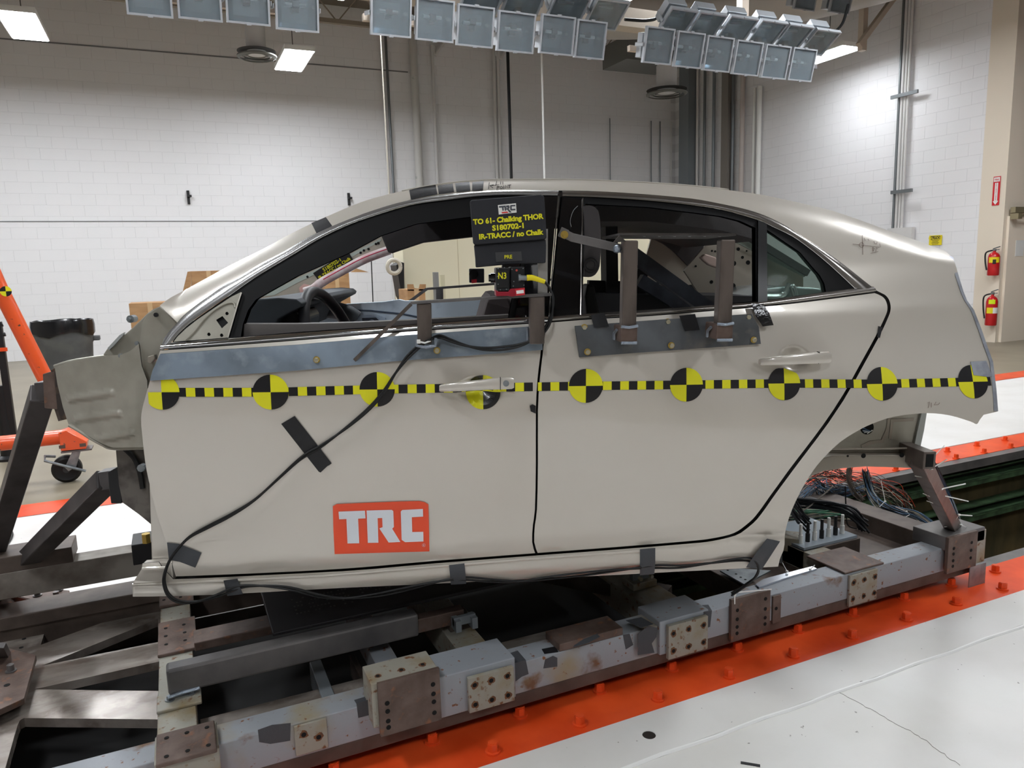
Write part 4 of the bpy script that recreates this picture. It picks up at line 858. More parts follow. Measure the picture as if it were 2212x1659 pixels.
for px, py in ((297, 741), (262, 768)): b = MB(T); c = cpy(px, py, .07); b.cyl(c, c + Vector((0, -.008, 0)), .006, 8); b.build('apron_clip', m_steelg, car)
b = MB(T); b.prism([cpy(x, y, .05) for x, y in ((318, 770), (333, 766), (336, 776), (326, 786), (318, 784))], (0, .02, 0)); b.build('hinge_tab', m_bq, car, bev=.003)
b = MB(T); b.tube(spline([cpy(x, y, .06) for x, y in ((300, 745), (303, 770), (300, 800), (297, 830), (305, 855), (318, 872))], 4), .0025, 6); b.build('sealer_bead', m_bq, car, smooth=True)
# cut, sooty front edge and hinge pillar below
plate('cut_edge', [(108, 800), (122, 791), (128, 800), (138, 850), (144, 905), (130, 908), (122, 880), (116, 840)], .15, .05, M('charred_edge', (52, 44, 40), .7, var=((96, 78, 62), 22, .5, .65), bump=(60, .6)), bev=.004)
plate('hinge_pillar', [(318, 940), (330, 935), (336, 1040), (352, 1110), (366, 1165), (376, 1216), (378, 1252), (340, 1252), (327, 1215), (325, 1140), (322, 1050)], .09, .05, m_paint, lb='painted hinge pillar beside the door edge', bev=.004)
plate('toe_panel', [(249, 966), (322, 966), (322, 1050), (328, 1135), (300, 1112), (264, 1086), (256, 1046), (252, 1004)], .16, .03, M('dark_primer', (104, 98, 92), .6, var=((70, 64, 60), 12, .45, .6)), bev=.003)
b = MB(T); c = cpy(310, 1008, .14); b.cyl(c, c - Vector((0, .02, 0)), .012, 8); b.build('hinge_bolt', m_steelg, car)
b = MB(T); b.tube(spline([cpy(x, y, .15) for x, y in ((268, 968), (290, 990), (302, 1020), (308, 1055))], 4), .008, 8); b.build('wire_loom', m_rubber, car, smooth=True)
# rocker end, seen proud of the pillar foot
plate('rocker_end', [(285, 1262), (306, 1230), (308, 1217), (345, 1214), (372, 1216), (374, 1250), (340, 1258)], .055, .03, m_paint, bev=.004)
b = MB(T); b.tube([cp(x, y, .006, dent=False) for x, y in ((308, 1229), (330, 1228), (360, 1227))], .006, 8); b.build('rocker_step', m_paint, car, smooth=True)
b = MB(T); b.tube([cp(x, y, .003, dent=False) for x, y in ((287, 1263), (340, 1261), (480, 1255), (700, 1244), (940, 1224), (1160, 1206), (1400, 1189))], .0045, 8); b.build('rocker_crease', m_paint, car, smooth=True)
# rear inner metal and frame rail under the arch
plate('inner_arch', [(1760, 1020), (1800, 960), (1860, 905), (1900, 880), (1996, 880), (1994, 905), (1984, 960), (1968, 985), (1800, 990)], .30, .02, m_primer, lb='bare grey inner arch panel with a round wiring hole')
plate('inner_arch_rim', [(1994, 880), (2004, 880), (1996, 930), (1984, 985), (1970, 988), (1982, 930)], .29, .04, M('rim_metal', (170, 174, 170), .35, .4))
b = MB(T); c = cpy(1873, 924, .298); b.cyl(c + Vector((0, -.001, 0)), c + Vector((0, .002, 0)), .024, 24); h_ = b.build('wiring_hole', m_dark, car)
for i in range(16):
    b = MB(T); a = random.uniform(2.6, 6.2); q = c + Vector((math.cos(a) * .02, -.004, math.sin(a) * .02)); b.tube([c + Vector((.012, -.004, -.012)), q], .0016, 5)
    if i < 8: b.build('wire', M('wire_blue', (66, 96, 124), .5) if i % 2 else m_white, h_)
plate('arch_bead', [(1860, 962), (1880, 952), (1904, 950), (1915, 925), (1918, 900), (1924, 900), (1921, 930), (1908, 957), (1884, 960), (1862, 970)], .297, .004, m_bq, bev=.001)
plate('arch_bead', [(1925, 905), (1975, 903), (1973, 910), (1930, 912), (1926, 950), (1920, 948)], .297, .004, m_bq, bev=.001)
fr = plate('rear_frame_rail', [(1748, 1016), (1775, 990), (1800, 984), (1975, 984), (1984, 975), (1990, 1008), (1980, 1012), (1935, 1010), (1870, 1008), (1820, 1012), (1780, 1018), (1740, 1034)], .26, .07, m_bq, lb='bare beige rear frame rail with round holes', bev=.003)
for px, py, r_ in ((1865, 984.5, .0085), (1948, 983, .0085), (1831, 985, .004)): b = MB(T); c = cpy(px, py, .259); b.cyl(c + Vector((0, .0, 0)), c + Vector((0, -.001, 0)), r_, 16); b.build('rail_hole', m_dark, fr)
b = MB(T); b.tube([cpy(x, y, .255) for x, y in ((1772, 970), (1900, 969), (1975, 968))], .003, 6); b.build('rail_seam', m_bq, car)
plate('floor_pan', [(330, 1240), (1690, 1200), (1690, 1216), (330, 1256)], .1, 1.5, m_inner)
# cross tube with an open square end and the tall tube down to the sled
def tubebar(nm, a, c, wd, mat, parent=None, wall=.005, upv=(0, 1, 0), **kw):
    b = MB(); b.bar(a, c, wd, wd, upv); return b.build(nm, mat, parent, bev=.004, **kw)
a = T(cpy(1988, 998, .22)); c = wz(2064, 1150, .205)
a2 = a + (a - c).normalized() * .02
st = tubebar('support_tube', a2, c, .052, m_tubing, label='square steel tube rising from the sled end to the car rear, strapped with white ties', cat='support tube')
b = MB(T); c0_ = cpy(1996, 990, .19); b.box(c0_.x - .022, c0_.x + .022, c0_.y - .03, c0_.y + .2, c0_.z - .03, c0_.z + .03); e_ = b.build('open_tube_end', m_tubing, st, bev=.002)
b = MB(T); b.box(c0_.x - .013, c0_.x + .013, c0_.y - .0315, c0_.y - .029, c0_.z - .022, c0_.z + .022); b.build('tube_mouth', m_dark, e_)
# ================================================================ the crash sled
def sbox(nm, x0, x1, y0, y1, z0, z1, mat, parent, bev=.003, lb=None):
    b = MB(); b.box(x0, x1, y0, y1, z0, z1); return b.build(nm, mat, parent, bev=bev, label=lb)
m_farr = M('worn_far_rail', (142, 136, 128), .5, .2, var=((104, 96, 88), 8, .4, .65), bump=(30, .2))
sled = empty('crash_sled', (1.3, 2.6, .055), 'rusty grey painted steel sled frame carrying the car over the pit', 'sled')
sbox('side_rail', -1.6, 3.14, 2.0, 2.098, .10, .205, m_paintrust, sled, lb='grey painted near side rail')
sbox('lower_rail', -1.6, 3.12, 2.004, 2.2, .054, .099, m_brown, sled, lb='brown lower rail')
sbox('side_rail', -1.6, 3.1, 3.15, 3.25, .29, .392, m_farr, sled, lb='dark far side tube')
sbox('lower_rail', -1.6, 3.1, 3.15, 3.3, .17, .22, m_brown, sled)
sbox('far_web', -1.6, 3.1, 3.17, 3.2, .06, .17, m_brown, sled)
# front web plate with triangular cut-outs (holes traced on the plate's own plane z = .12)
PZ = .12
hol = [[(111, 1317), (339, 1289), (342, 1301), (88, 1393)], [(91, 1438), (341, 1337), (342.5, 1386.5)], [(73.5, 1489), (345.5, 1428.6), (345.5, 1492.6)], [(52, 1551), (43, 1556), (38, 1566), (10, 1665), (-10, 1720), (351, 1640), (349, 1554)]]
hol = [[wz(x, y, PZ) for x, y in h] for h in hol]; hol[3][4] = Vector((-.54, 2.12, PZ)); hol[3][5] = Vector((-.145, 2.12, PZ)); hol[3][3] = Vector((-.538, 2.25, PZ))
def flatplate(nm, outline, holes, z, th, mat, parent, lb=None):
    loops = [outline] + holes; V2, E = [], []
    for lp in loops:
        k = len(V2); V2 += [Vector((p[0], p[1])) for p in lp]; E += [(k + i, k + (i + 1) % len(lp)) for i in range(len(lp))]
    ov, oe, of, _, _, _ = delaunay_2d_cdt(V2, E, [], 0, 1e-6); fs = []
    P = lambda lp: [(p[0], p[1]) for p in lp]
    for f in of:
        cx = sum(ov[i].x for i in f) / 3; cy = sum(ov[i].y for i in f) / 3
        if inpoly(cx, cy, P(outline)) and not any(inpoly(cx, cy, P(h)) for h in holes): fs.append(tuple(f))
    b = MB(); n = len(ov); cnt = set((f[i], f[(i + 1) % 3]) for f in fs for i in range(3))
    sd = [(a, c, c + n, a + n) for a, c in cnt if (c, a) not in cnt]
    b.add([(p.x, p.y, z) for p in ov] + [(p.x, p.y, z - th) for p in ov], fs + [tuple(i + n for i in reversed(f)) for f in fs] + sd); return b.build(nm, mat, parent, label=lb)
m_web = M('worn_steel_plate', (150, 142, 134), .25, .35, var=[((118, 108, 100), 5, .4, .62, (1, 2.5, 1)), ((168, 158, 150), 12, .52, .7)], bump=(30, .15, (1, 3, 1)))
web = flatplate('web_plate', [(-1.6, 2.10), (-.145, 2.10), (-.145, 3.17), (-1.6, 3.17)], hol, PZ, .03, m_web, sled, 'worn steel web plate with triangular cut-outs')
sbox('web_plate', -.04, 1.2, 2.10, 2.33, PZ - .05, PZ - .02, m_web, sled)
sbox('web_rib', .32, .36, 2.10, 2.5, .02, .11, m_tr, sled); sbox('web_rib', .46, .48, 2.10, 2.5, .02, .10, m_brown, sled)
hp = None
for px, py in ((68, 1343), (58, 1361), (52, 1380), (46, 1399), (10, 1352), (2, 1371), (-4, 1390)):
    c = wz(px, py, PZ)
    if hp is None: b = MB(); b.cyl(c + Vector((0, 0, .0)), c + Vector((0, 0, .0008)), .0075, 12); hp = b.build('bolt_hole', m_dark, web, origin=c)
    else: o = hp.copy(); COL.objects.link(o); o.parent = web; o.location = c - WO[web.name]
m_stain = M('rust_stain', (116, 78, 48), .7, var=((84, 54, 36), 60, .4, .6))
def holes_on(parent, pts, axis, r=.006, mat=m_dark):
    p0 = None
    if parent.data.materials[0] is m_creamrust:
        for c in pts:
            c = Vector(c) - Vector(axis) * .0003; b = MB(); k = 14; ax = Vector(axis); u = Vector((1, 0, 0)); v = ax.cross(u)
            P_ = [c + (u * math.cos(2 * math.pi * i / k) + v * (math.sin(2 * math.pi * i / k))) * r * random.uniform(1.4, 2.2) for i in range(k)]
            b.prism(P_, ax * .0006); b.build('rust_stain', m_stain, parent)
    for c in pts:
        c = Vector(c)
        if p0 is None:
            b = MB(); b.cyl(c, c + Vector(axis) * .001, r, 12); p0 = b.build('bolt_hole', mat, parent, origin=c)
        else: o = p0.copy(); COL.objects.link(o); o.parent = parent; o.location = c - WO[parent.name]
# cross members
sbox('under_shade_sheet', -1.6, 1.95, 2.21, 3.14, -.04, -.03, M('under_shade_black', (14, 14, 14), .8), sled, lb='added black sheet standing for the shade under the sled')  # black sheet added so the pit below the sled looks shaded
cm = sbox('cross_member', -.148, -.045, 2.098, 3.15, .11, .2, m_creamrust, sled, lb='cream front cross member')
p = sbox('pad_plate', -.152, -.03, wz(350, 1415, .21).y, wz(350, 1345, .21).y, .2, .212, m_rust, cm)
holes_on(p, [wz(x, y, .2125) for x, y in ((358, 1357), (397, 1349), (358, 1374), (399, 1366), (359, 1392), (400, 1383))], (0, 0, 1))
p = sbox('pad_plate', -.152, -.03, wz(350, 1310, .21).y, wz(350, 1285, .21).y, .2, .212, m_rust, cm); holes_on(p, [wz(x, y, .2125) for x, y in ((354, 1296), (390, 1290))], (0, 0, 1))
p = sbox('pad_plate', -.15, -.028, wz(352, 1535, .21).y, wz(352, 1500, .21).y, .2, .21, m_creamrust, cm)
for px, py in ((367, 1512), (413, 1498)): c = wz(px, py, .21); b = MB(); b.cyl(c, c + Vector((0, 0, .004)), .014, 16); b.cyl(c + Vector((0, 0, .004)), c + Vector((0, 0, .014)), .0095, 6); b.build('bolt', m_steelg, p)
b = MB(); b.tube([wz(362, 1508, .225), wz(395, 1496, .225), wz(431, 1486, .225)], .006, 6); b.build('weld', m_weld, p)
cm2 = sbox('cross_member', .50, .575, 2.098, 3.1, .10, .175, m_paintrust, sled)
cm3 = sbox('cross_member', .755, .862, 2.098, 3.1, .09, .200, m_creamrust, sled)
p = sbox('clamp_block', .775, .865, 2.30, 2.40, .2, .235, m_brown, cm3); b = MB(); b.box(.78, .86, 2.27, 2.285, .235, .265); b.box(.78, .80, 2.25, 2.3, .22, .26); b.box(.84, .86, 2.25, 2.3, .22, .26); b.build('clamp_yoke', m_tr, cm3)
cm4 = sbox('cross_member', 1.49, 1.64, 2.098, 3.1, .09, .198, m_creamrust, sled)
p = sbox('clamp_block', 1.52, 1.63, 2.28, 2.36, .198, .225, m_creamrust, cm4); b = MB(); b.box(1.53, 1.62, 2.30, 2.32, .23, .262); b.build('clamp_yoke', m_tr, cm4)
for x in (1.55, 1.6): b = MB(); b.cyl((x, 2.285, .245), (x, 2.27, .245), .008, 6); b.build('bolt', m_bolt, cm4)
cm5 = sbox('cross_member', 1.92, 2.0, 2.098, 3.1, .10, .19, m_brown, sled)
cm6 = sbox('cross_member', 2.38, 2.50, 2.098, 3.1, .09, .2, m_creamrust, sled)
cm7 = sbox('cross_member', 3.0, 3.14, 2.098, 3.1, .09, .2, m_brown, sled)
b = MB(); b.bar((1.30, 2.75, .16), (1.66, 2.25, .16), .10, .05); b.build('knee_brace', m_brown, sled)
b = MB(); b.bar((2.0, 2.85, .2), (2.45, 2.35, .2), .10, .06); b.build('knee_brace', m_creamrust, sled)
# longitudinal tube and perforated dark tray behind it
sbox('inner_tube', -.117, .66, 2.286, 2.345, .222, .302, m_dsteel, sled, bev=.008, lb='dark square tube lying over the cross members')
sbox('inner_tube_end', .66, .83, 2.30, 2.345, .225, .275, m_rust, sled)
sbox('tube_shoe', -.11, -.06, 2.29, 2.34, .2, .222, m_steelg, sled)
tx0, tx1 = wz(590, 1375, .305).x, wz(1000, 1290, .305).x
tr = sbox('tray', tx0, tx1 + .3, 2.36, 3.0, .30, .312, M('tray_dark', (44, 42, 44), .5, .4), sled, lb='dark tray plate with faded stencil dots')
b = MB()
for r_ in range(5):
    for k in range(34):
        if random.random() < .55 and k not in (16, 17, 18): x = tx0 + .09 + k * .0125; y = 2.46 + r_ * .03; b.box(x, x + .006, y, y + .009, .312, .3125)
b.build('stencil_dots', M('faded_stencil', (96, 94, 92), .7), tr, kind='stuff')
sbox('tray_arm', wz(420, 1400, .25).x, tx0 + .06, 2.52, 2.62, .23, .26, m_rust, sled)
# plates bolted to the near rail
def railplate(x0, x1, y0, y1, z0, z1, mat, hl, lb=None, r=.007):
    p = sbox('rail_plate', x0, x1, y0, y1, z0, z1, mat, sled, bev=.0015, lb=lb); holes_on(p, [(x, y0 - .0005, z) for x, z in hl], (0, -1, 0), r); return p
p = railplate(.428, .612, 1.93, 1.942, .135, .30, m_rust, [(.452, z) for z in (.16, .18, .21, .235)] + [(.59, z) for z in (.165, .20, .225, .255)], 'rust brown plate with rows of bolt holes')
q = sbox('rail_sleeve', .412, .61, 1.942, 2.05, .16, .298, m_creamrust, sled); holes_on(q, [(.44, 1.975, .2985), (.51, 1.975, .2985), (.575, 1.975, .2985)], (0, 0, 1), .006)
sbox('rail_sleeve', .612, .88, 1.988, 2.13, .10, .235, m_paintrust, sled)
p = railplate(.715, .868, 1.972, 1.987, .10, .215, m_creamrust, [(x, z) for x in (.735, .79, .845) for z in (.125, .19)], 'cream rusting plate with six bolt holes')
sbox('saddle_pad', 1.045, 1.29, 2.0, 2.10, .205, .232, m_rust, sled, lb='orange rusted pad on top of the rail')
q = sbox('rail_sleeve', 1.43, 1.64, 1.985, 2.12, .10, .225, m_paintrust, sled)
p = railplate(1.455, 1.625, 1.968, 1.984, .085, .21, m_creamrust, [(x, z) for x in (1.475, 1.54, 1.605) for z in (.115, .18)], 'cream plate with six rust ringed holes')
p = railplate(1.745, 1.93, 1.985, 1.999, .07, .235, m_rust, [(1.772, z) for z in (.10, .125, .155, .19)] + [(1.905, z) for z in (.105, .13, .165, .205)], 'rust brown plate below the rear wheel arch')
p = railplate(1.95, 1.99, 1.992, 2.0, .09, .2, m_rust, [(1.965, .15)])
sbox('top_plate', 2.33, 2.55, 2.0, 2.2, .206, .214, m_rust, sled)
p = railplate(2.345, 2.50, 1.988, 1.999, .07, .2, m_creamrust, [(x, z) for x in (2.365, 2.425, 2.485) for z in (.10, .17)])
p = railplate(2.90, 3.09, 1.97, 1.985, .10, .262, m_rust, [(2.935, z) for z in (.13, .155, .185, .21)] + [(3.05, z) for z in (.145, .18, .215)], 'brown end plate at the rear of the rail')
q = sbox('end_cap', 2.9, 3.16, 1.985, 2.14, .2, .262, m_dsteel, sled); sbox('end_cap', 3.09, 3.17, 1.985, 2.1, .10, .25, m_creamrust, sled)
sbox('hanging_plate', 3.06, 3.17, 1.975, 1.98, .0, .10, m_steelg, sled, lb='small grey plate hanging under the rail end')
p = railplate(.20, .29, 1.992, 2.0, .11, .2, m_creamrust, [(.225, .17), (.265, .15)])
b = MB(); x0, x1 = wz(345, 1640, .24).x - .02, wz(455, 1565, .24).x
p = sbox('top_plate', -.145, .0, 1.93, 2.07, .226, .238, m_rust, sled, lb='brown plate with bolt holes on the near rail'); holes_on(p, [(x, y, .2385) for x in (-.12, -.07, -.02) for y in (1.955, 2.04)], (0, 0, 1), .006)
sbox('rail_sleeve', -.15, .005, 1.95, 2.08, .10, .226, m_creamrust, sled)
# gusset plates with socket bolts at the left
def gusset(px, z, th, bolts, lb):
    b = MB(); b.prism([wz(x, y, z) for x, y in px], (0, 0, -th)); g_ = b.build('gusset_plate', m_rust, sled, bev=.002, label=lb)
    for x, y in bolts: c = wz(x, y, z); b = MB(); b.cyl(c, c + Vector((0, 0, .004)), .017, 16); b.cyl(c + Vector((0, 0, .004)), c + Vector((0, 0, .024)), .011, 14); b.build('socket_bolt', m_dsteel, g_)
    return g_
g1 = gusset([(14, 1284), (60, 1268), (150, 1275), (146, 1296), (106, 1306)], .17, .03, [(81, 1287), (122, 1290), (127, 1276)], 'gusset plate with three bolts at the foot of the struts')
b = MB(); b.prism([wz(14, 1284, .17), wz(106, 1306, .17), wz(100, 1312, .12), wz(-60, 1330, .12)], (0, .01, 0)); b.build('gusset_web', m_rust, g1)
g2 = gusset([(-60, 1400), (20, 1400), (78, 1415), (52, 1508), (-60, 1560)], .17, .02, [(24, 1450)], 'gusset plate with a socket bolt at the left edge of the frame')
holes_on(g2, [wz(15, 1480, .1705)], (0, 0, 1), .009)
b = MB(); b.prism([wz(-60, 1395, .25), wz(8, 1400, .25), wz(18, 1420, .17), wz(-60, 1425, .17)], (0, .04, 0)); b.build('strut_foot', m_dsteel, g2)
# ---- struts from the sled to the front of the body
aT = T(cpy(92, 850, .22)); aB = wz(-50, 1312, PZ + .01); m_strutd = M('strut_steel', (84, 80, 80), .4, .35, var=((62, 59, 59), 8, .4, .65))
sA = tubebar('support_strut', aB, aT, .066, m_strutd, label='left dark square strut leaning up to the apron panel', cat='strut', upv=(1, 0, 0))
b = MB(T); b.bar(cpy(86, 845, .22), cpy(118, 842, .22), .06, .05, (0, 1, 0)); b.build('strut_elbow', m_strutd, sA, bev=.003)
b = MB(T); b.prism([cpy(x, y, .15) for x, y in ((92, 808), (118, 800), (124, 885), (96, 882))], (0, .12, 0)); pA = b.build('mount_plate', m_rust, sA, bev=.002)
b = MB(T); b.prism([cpy(x, y, .16) for x, y in ((116, 880), (138, 878), (146, 905), (126, 910))], (0, .1, 0)); b.build('mount_lug', m_brown, sA)
aT = T(cpy(232, 1036, .22)); aB = wz(-20, 1288, .17); sB = tubebar('support_strut', aB, aT, .062, m_strutd, label='right dark square strut rising to the toe panel bracket', cat='strut', upv=(1, 0, 0))
b = MB(T); b.bar(cpy(222, 1036, .22), cpy(262, 1030, .22), .06, .05, (0, 1, 0)); b.build('strut_elbow', m_strutd, sB, bev=.003)
b = MB(T); b.prism([cpy(x, y, .17) for x, y in ((233, 1020), (262, 1004), (262, 1088), (240, 1088), (236, 1060))], (0, .1, 0)); b.build('mount_plate', m_black, sB, bev=.002)
# clamp on the far tube by the hinge pillar, small grey tube end at far left
b = MB(); c = wy(318, 1180, 3.05); b.box(c.x - .05, c.x + .12, 3.0, 3.14, c.z - .05, c.z + .03); cl_ = b.build('rail_clamp', m_black, sled, bev=.003)
b = MB(); c = wy(317, 1172, 3.0); b.cyl(c, c + Vector((0, 0, .035)), .016, 6); b.build('bolt', m_brass, cl_)
b = MB(); c = wy(55, 1205, 3.2); b.box(c.x - .15, c.x + .16, 3.15, 3.3, .39, c.z + .03); b.build('box_section', m_brown, sled, bev=.003)
# black cable loop at the far left on the white plates
b = MB(); b.tube(spline([wz(x, y, .01) for x, y in ((-30, 1200), (5, 1183), (22, 1165), (25, 1150), (15, 1138), (0, 1130))], 6), .008, 8); b.build('loose_cable', m_rubber, smooth=True, label='thin dark cable loop on the white floor at the left edge', cat='cable')
# ================================================================ wiring, data box and ties under the rear of the car
def wires(nm, ctrl, n, spread, r, mats, lb, wob=.006, seg=8):
    """bundle of individual wires following a control path"""
    root = empty(nm, ctrl[0], lb, 'wiring')
    for mi, mt in enumerate(mats):
        b = MB()
        for k in range(n // len(mats)):
            a = random.uniform(0, 6.28); rr = spread * math.sqrt(random.random()); off = Vector((math.cos(a) * rr, 0, math.sin(a) * rr))
            P_ = [Vector(c) + off * (1 + .4 * math.sin(i * 2 + a)) + Vector((random.uniform(-wob, wob), random.uniform(-wob, wob), random.uniform(-wob, wob))) for i, c in enumerate(ctrl)]
            b.tube(spline(P_, seg), r, 4, cap=False)
        b.build('wires', mt, root, kind='stuff', smooth=True)
    return root
m_wb = M('wire_blue', (66, 96, 124), .5); m_wk = M('wire_black', (20, 22, 26), .5); m_wg = M('wire_grey', (116, 108, 100), .5); m_ww = M('wire_cream', (196, 190, 170), .5); m_wr = M('wire_red', (190, 70, 46), .5)
yw = 2.55
P3 = lambda px, py, y: wy(px, py, y)
wires('wire_bundle', [P3(1868, 1020, 2.75), P3(1880, 1065, 2.7), P3(1905, 1090, 2.6), P3(1940, 1108, 2.5), P3(1980, 1118, 2.45), P3(2030, 1150, 2.35)], 48, .026, .0020, [m_wb, m_wk, m_wk, m_ww], 'thick bundle of blue, black and white wires sweeping to the sled end')
wires('wire_bundle', [P3(1835, 1012, 2.7), P3(1832, 1035, 2.7), P3(1845, 1062, 2.68), P3(1862, 1080, 2.65)], 26, .018, .0018, [m_wg], 'grey wires fanning out below the rear frame rail')
wires('wire_tangle', [P3(1745, 1040, 3.0), P3(1790, 1028, 2.95), P3(1840, 1040, 2.9), P3(1900, 1055, 2.85), P3(1945, 1075, 2.8), P3(1960, 1105, 2.8)], 46, .05, .0018, [m_wk, m_wg, m_wk, m_wg, m_ww, m_wr], 'loose tangle of thin mixed wires behind the big bundle', .035)
wires('wire_tangle', [P3(1700, 1110, 2.8), P3(1760, 1050, 2.85), P3(1790, 1062, 2.8), P3(1850, 1062, 2.85)], 30, .04, .0022, [m_wk, m_wb], 'dark wire tangle close behind the wheel arch edge', .03)
wires('wire_bundle', [wz(2000, 990, .62).lerp(T(cpy(2002, 985, .26)), 1), P3(2045, 1060, 2.42), P3(2082, 1150, 2.2)], 26, .014, .0020, [m_wk, m_wb], 'dark wires strapped behind the square support tube')
for k, pts in enumerate(([(1826, 1050), (1828, 1110), (1832, 1135), (1850, 1142)], [(1800, 1050), (1740, 1100), (1700, 1112)], [(1888, 1112), (1884, 1150), (1886, 1180)], [(1912, 1118), (1913, 1150)], [(1955, 1128), (1950, 1155), (1925, 1165)], [(1640, 1250), (1680, 1200), (1730, 1170), (1790, 1165)])):
    b = MB(); b.tube(spline([P3(x, y, 2.5) for x, y in pts], 5), .0035, 6); b.build('loose_wire', m_wg if k % 2 else m_wk, smooth=True, label=['grey green wire hanging left of the bundle', 'long thin wire running to the wheel arch edge', 'wire hanging below the middle of the bundle', 'short wire hanging right of the middle one', 'wire looping under the right end of the bundle', 'dark wire arching over the sled behind the rocker end'][k], cat='wire')
# flat bed and boxes behind the rail
b = MB(); b.box(2.0, 3.1, 2.2, 3.1, .10, .115); bed = b.build('rear_bed', m_brown, sled)
e = empty('data_box', (2.55, 2.42, .115), 'clear topped data box full of black connectors behind the sled rail', 'data recorder')
b = MB(); b.box(2.38, 2.72, 2.26, 2.56, .115, .2); b.build('case', m_brown, e, bev=.003)
b = MB(); b.box(2.39, 2.71, 2.27, 2.55, .2, .212); b.build('lid', M('lid_silver', (150, 160, 168), .4, .2), e)
for k in range(7):
    x = 2.42 + k * .042; b = MB(); b.cyl((x, 2.32, .212), (x, 2.32, .25), .010, 10); b.cyl((x, 2.32, .25), (x, 2.32, .30), .007, 10); b.build('connector', m_black if k % 2 else m_white, e, smooth=True)
wires('wire_bundle', [Vector((2.45, 2.33, .29)), Vector((2.5, 2.5, .35)), Vector((2.62, 2.6, .30)), Vector((2.75, 2.38, .29)), Vector((2.80, 2.3, .225))], 12, .02, .006, [m_wk], 'thick black cables plugged into the data box', .02)
wires('wire_tangle', [Vector((2.3, 2.75, .2)), Vector((2.5, 2.65, .24)), Vector((2.7, 2.6, .22)), Vector((2.95, 2.5, .2))], 30, .03, .0025, [m_wk, m_ww, M('wire_green', (60, 130, 96), .5)], 'black and green wires lying behind the data box', .03)
b = MB(); b.box(2.1, 2.42, 2.72, 2.95, .115, .3); b.build('equipment_case', m_dsteel, label='dark steel equipment case right behind the wheel arch edge', cat='case', bev=.004)
b = MB(); b.box(2.75, 3.0, 2.75, 2.95, .115, .2); b.build('equipment_case', m_dsteel, label='low dark case near the sled end under the wires', cat='case', bev=.004)
b = MB(); b.box(2.0, 3.0, 3.0, 3.1, .1, .34); b.build('rear_wall_beam', m_brown, sled, bev=.003)
b = MB(); c1, c2 = P3(1905, 1200, 2.35), P3(1970, 1140, 2.35); b.bar(c1, c2, .03, .03); o = b.build('wooden_batten', M('tan_wood', (150, 122, 88), .7), label='short tan batten leaning behind the sled rail', cat='batten')
b = MB(); b.prism([wz(x, y, .212) for x, y in ((1632, 1262), (1650, 1250), (1755, 1223), (1764, 1228), (1700, 1247), (1640, 1268))], (0, 0, -.006)); b.build('shiny_plate', M('mirror_plate', (200, 206, 216), .15, .6), label='bright smooth plate on the sled beside the rocker end', cat='plate')
b = MB(); b.prism([wz(x, y, .206) for x, y in ((1555, 1232), (1600, 1228), (1665, 1232), (1608, 1262))], (0, 0, -.006)); pp = b.build('perforated_plate', m_steelg, label='grey plate with small holes under the rear of the rocker', cat='plate')
for px, py in ((1590, 1240), (1600, 1247), (1610, 1252), (1572, 1232)): c = wz(px, py, .2062); b = MB(); b.cyl(c, c + Vector((0, 0, .0006)), .005, 10); b.build('plate_hole', m_dark, pp)
# cable ties
def tie(path, tail, lb):
    b = MB(); b.tube(path, .0016, 5); b.bar(path[-1], tail, .0042, .0014, (0, 1, 0)); b.box(path[-1].x - .004, path[-1].x + .004, path[-1].y - .004, path[-1].y + .004, path[-1].z - .003, path[-1].z + .003)
    return b.build('cable_tie', m_white, label=lb, cat='cable tie')
def tp(px, py): 
    t = max(0, min(1, (py - 998) / 152)); y = a2s.y + (c2s.y - a2s.y) * t; return wy(px, py, y - .045)
a2s, c2s = a2, wz(2064, 1150, .205)
for k, (p_, t_) in enumerate((([(1976, 1028), (1994, 1031), (2012, 1012)], (2046, 992)), ([(1994, 1066), (2012, 1074), (2034, 1056)], (2086, 1045)), ([(2002, 1082), (2022, 1089), (2040, 1071)], (2092, 1083)), ([(2040, 1138), (2056, 1136), (2072, 1112)], (2100, 1114)), ([(2060, 1150), (2076, 1134)], (2116, 1150)))):
    tie([tp(*q) for q in p_], tp(*t_), 'white cable tie with a long tail, %s from the top of the square support tube' % ORD[k])
tie([P3(1895, 1080, 2.5), P3(1900, 1095, 2.5), P3(1912, 1083, 2.5)], P3(1903, 1038, 2.5), 'white tie with its tail pointing up from the wire bundle')
tie([P3(1950, 1120, 2.42), P3(1965, 1112, 2.42), P3(1958, 1105, 2.42)], P3(1935, 1095, 2.42), 'white tie at the right end of the wire bundle')
tie([P3(2008, 994, 2.4), P3(2014, 990, 2.4)], P3(2040, 962, 2.4), 'thin white tie sticking up beside the open tube end')
tie([wy(1586, 1285, 1.98), wy(1587, 1283, 1.98), wy(1588, 1280, 1.98)], wy(1667, 1273, 1.98), 'white tie lying across the brown rail plate')
tie([wy(1587, 1282, 1.98), wy(1587, 1284, 1.98)], wy(1587, 1305, 1.98), 'short white tie hanging down the brown rail plate')
tie([wz(1703, 1236, .215), wz(1700, 1234, .22)], wz(1688, 1212, .22), 'white tie standing on the bright plate')
tie([wz(1748, 1232, .215), wz(1750, 1230, .22)], wz(1760, 1221, .23), 'short white tie at the end of the bright plate')
tie([P3(1722, 1180, 2.6), P3(1724, 1150, 2.6)], P3(1745, 1156, 2.6), 'white tie hanging on the thin wire by the wheel arch')
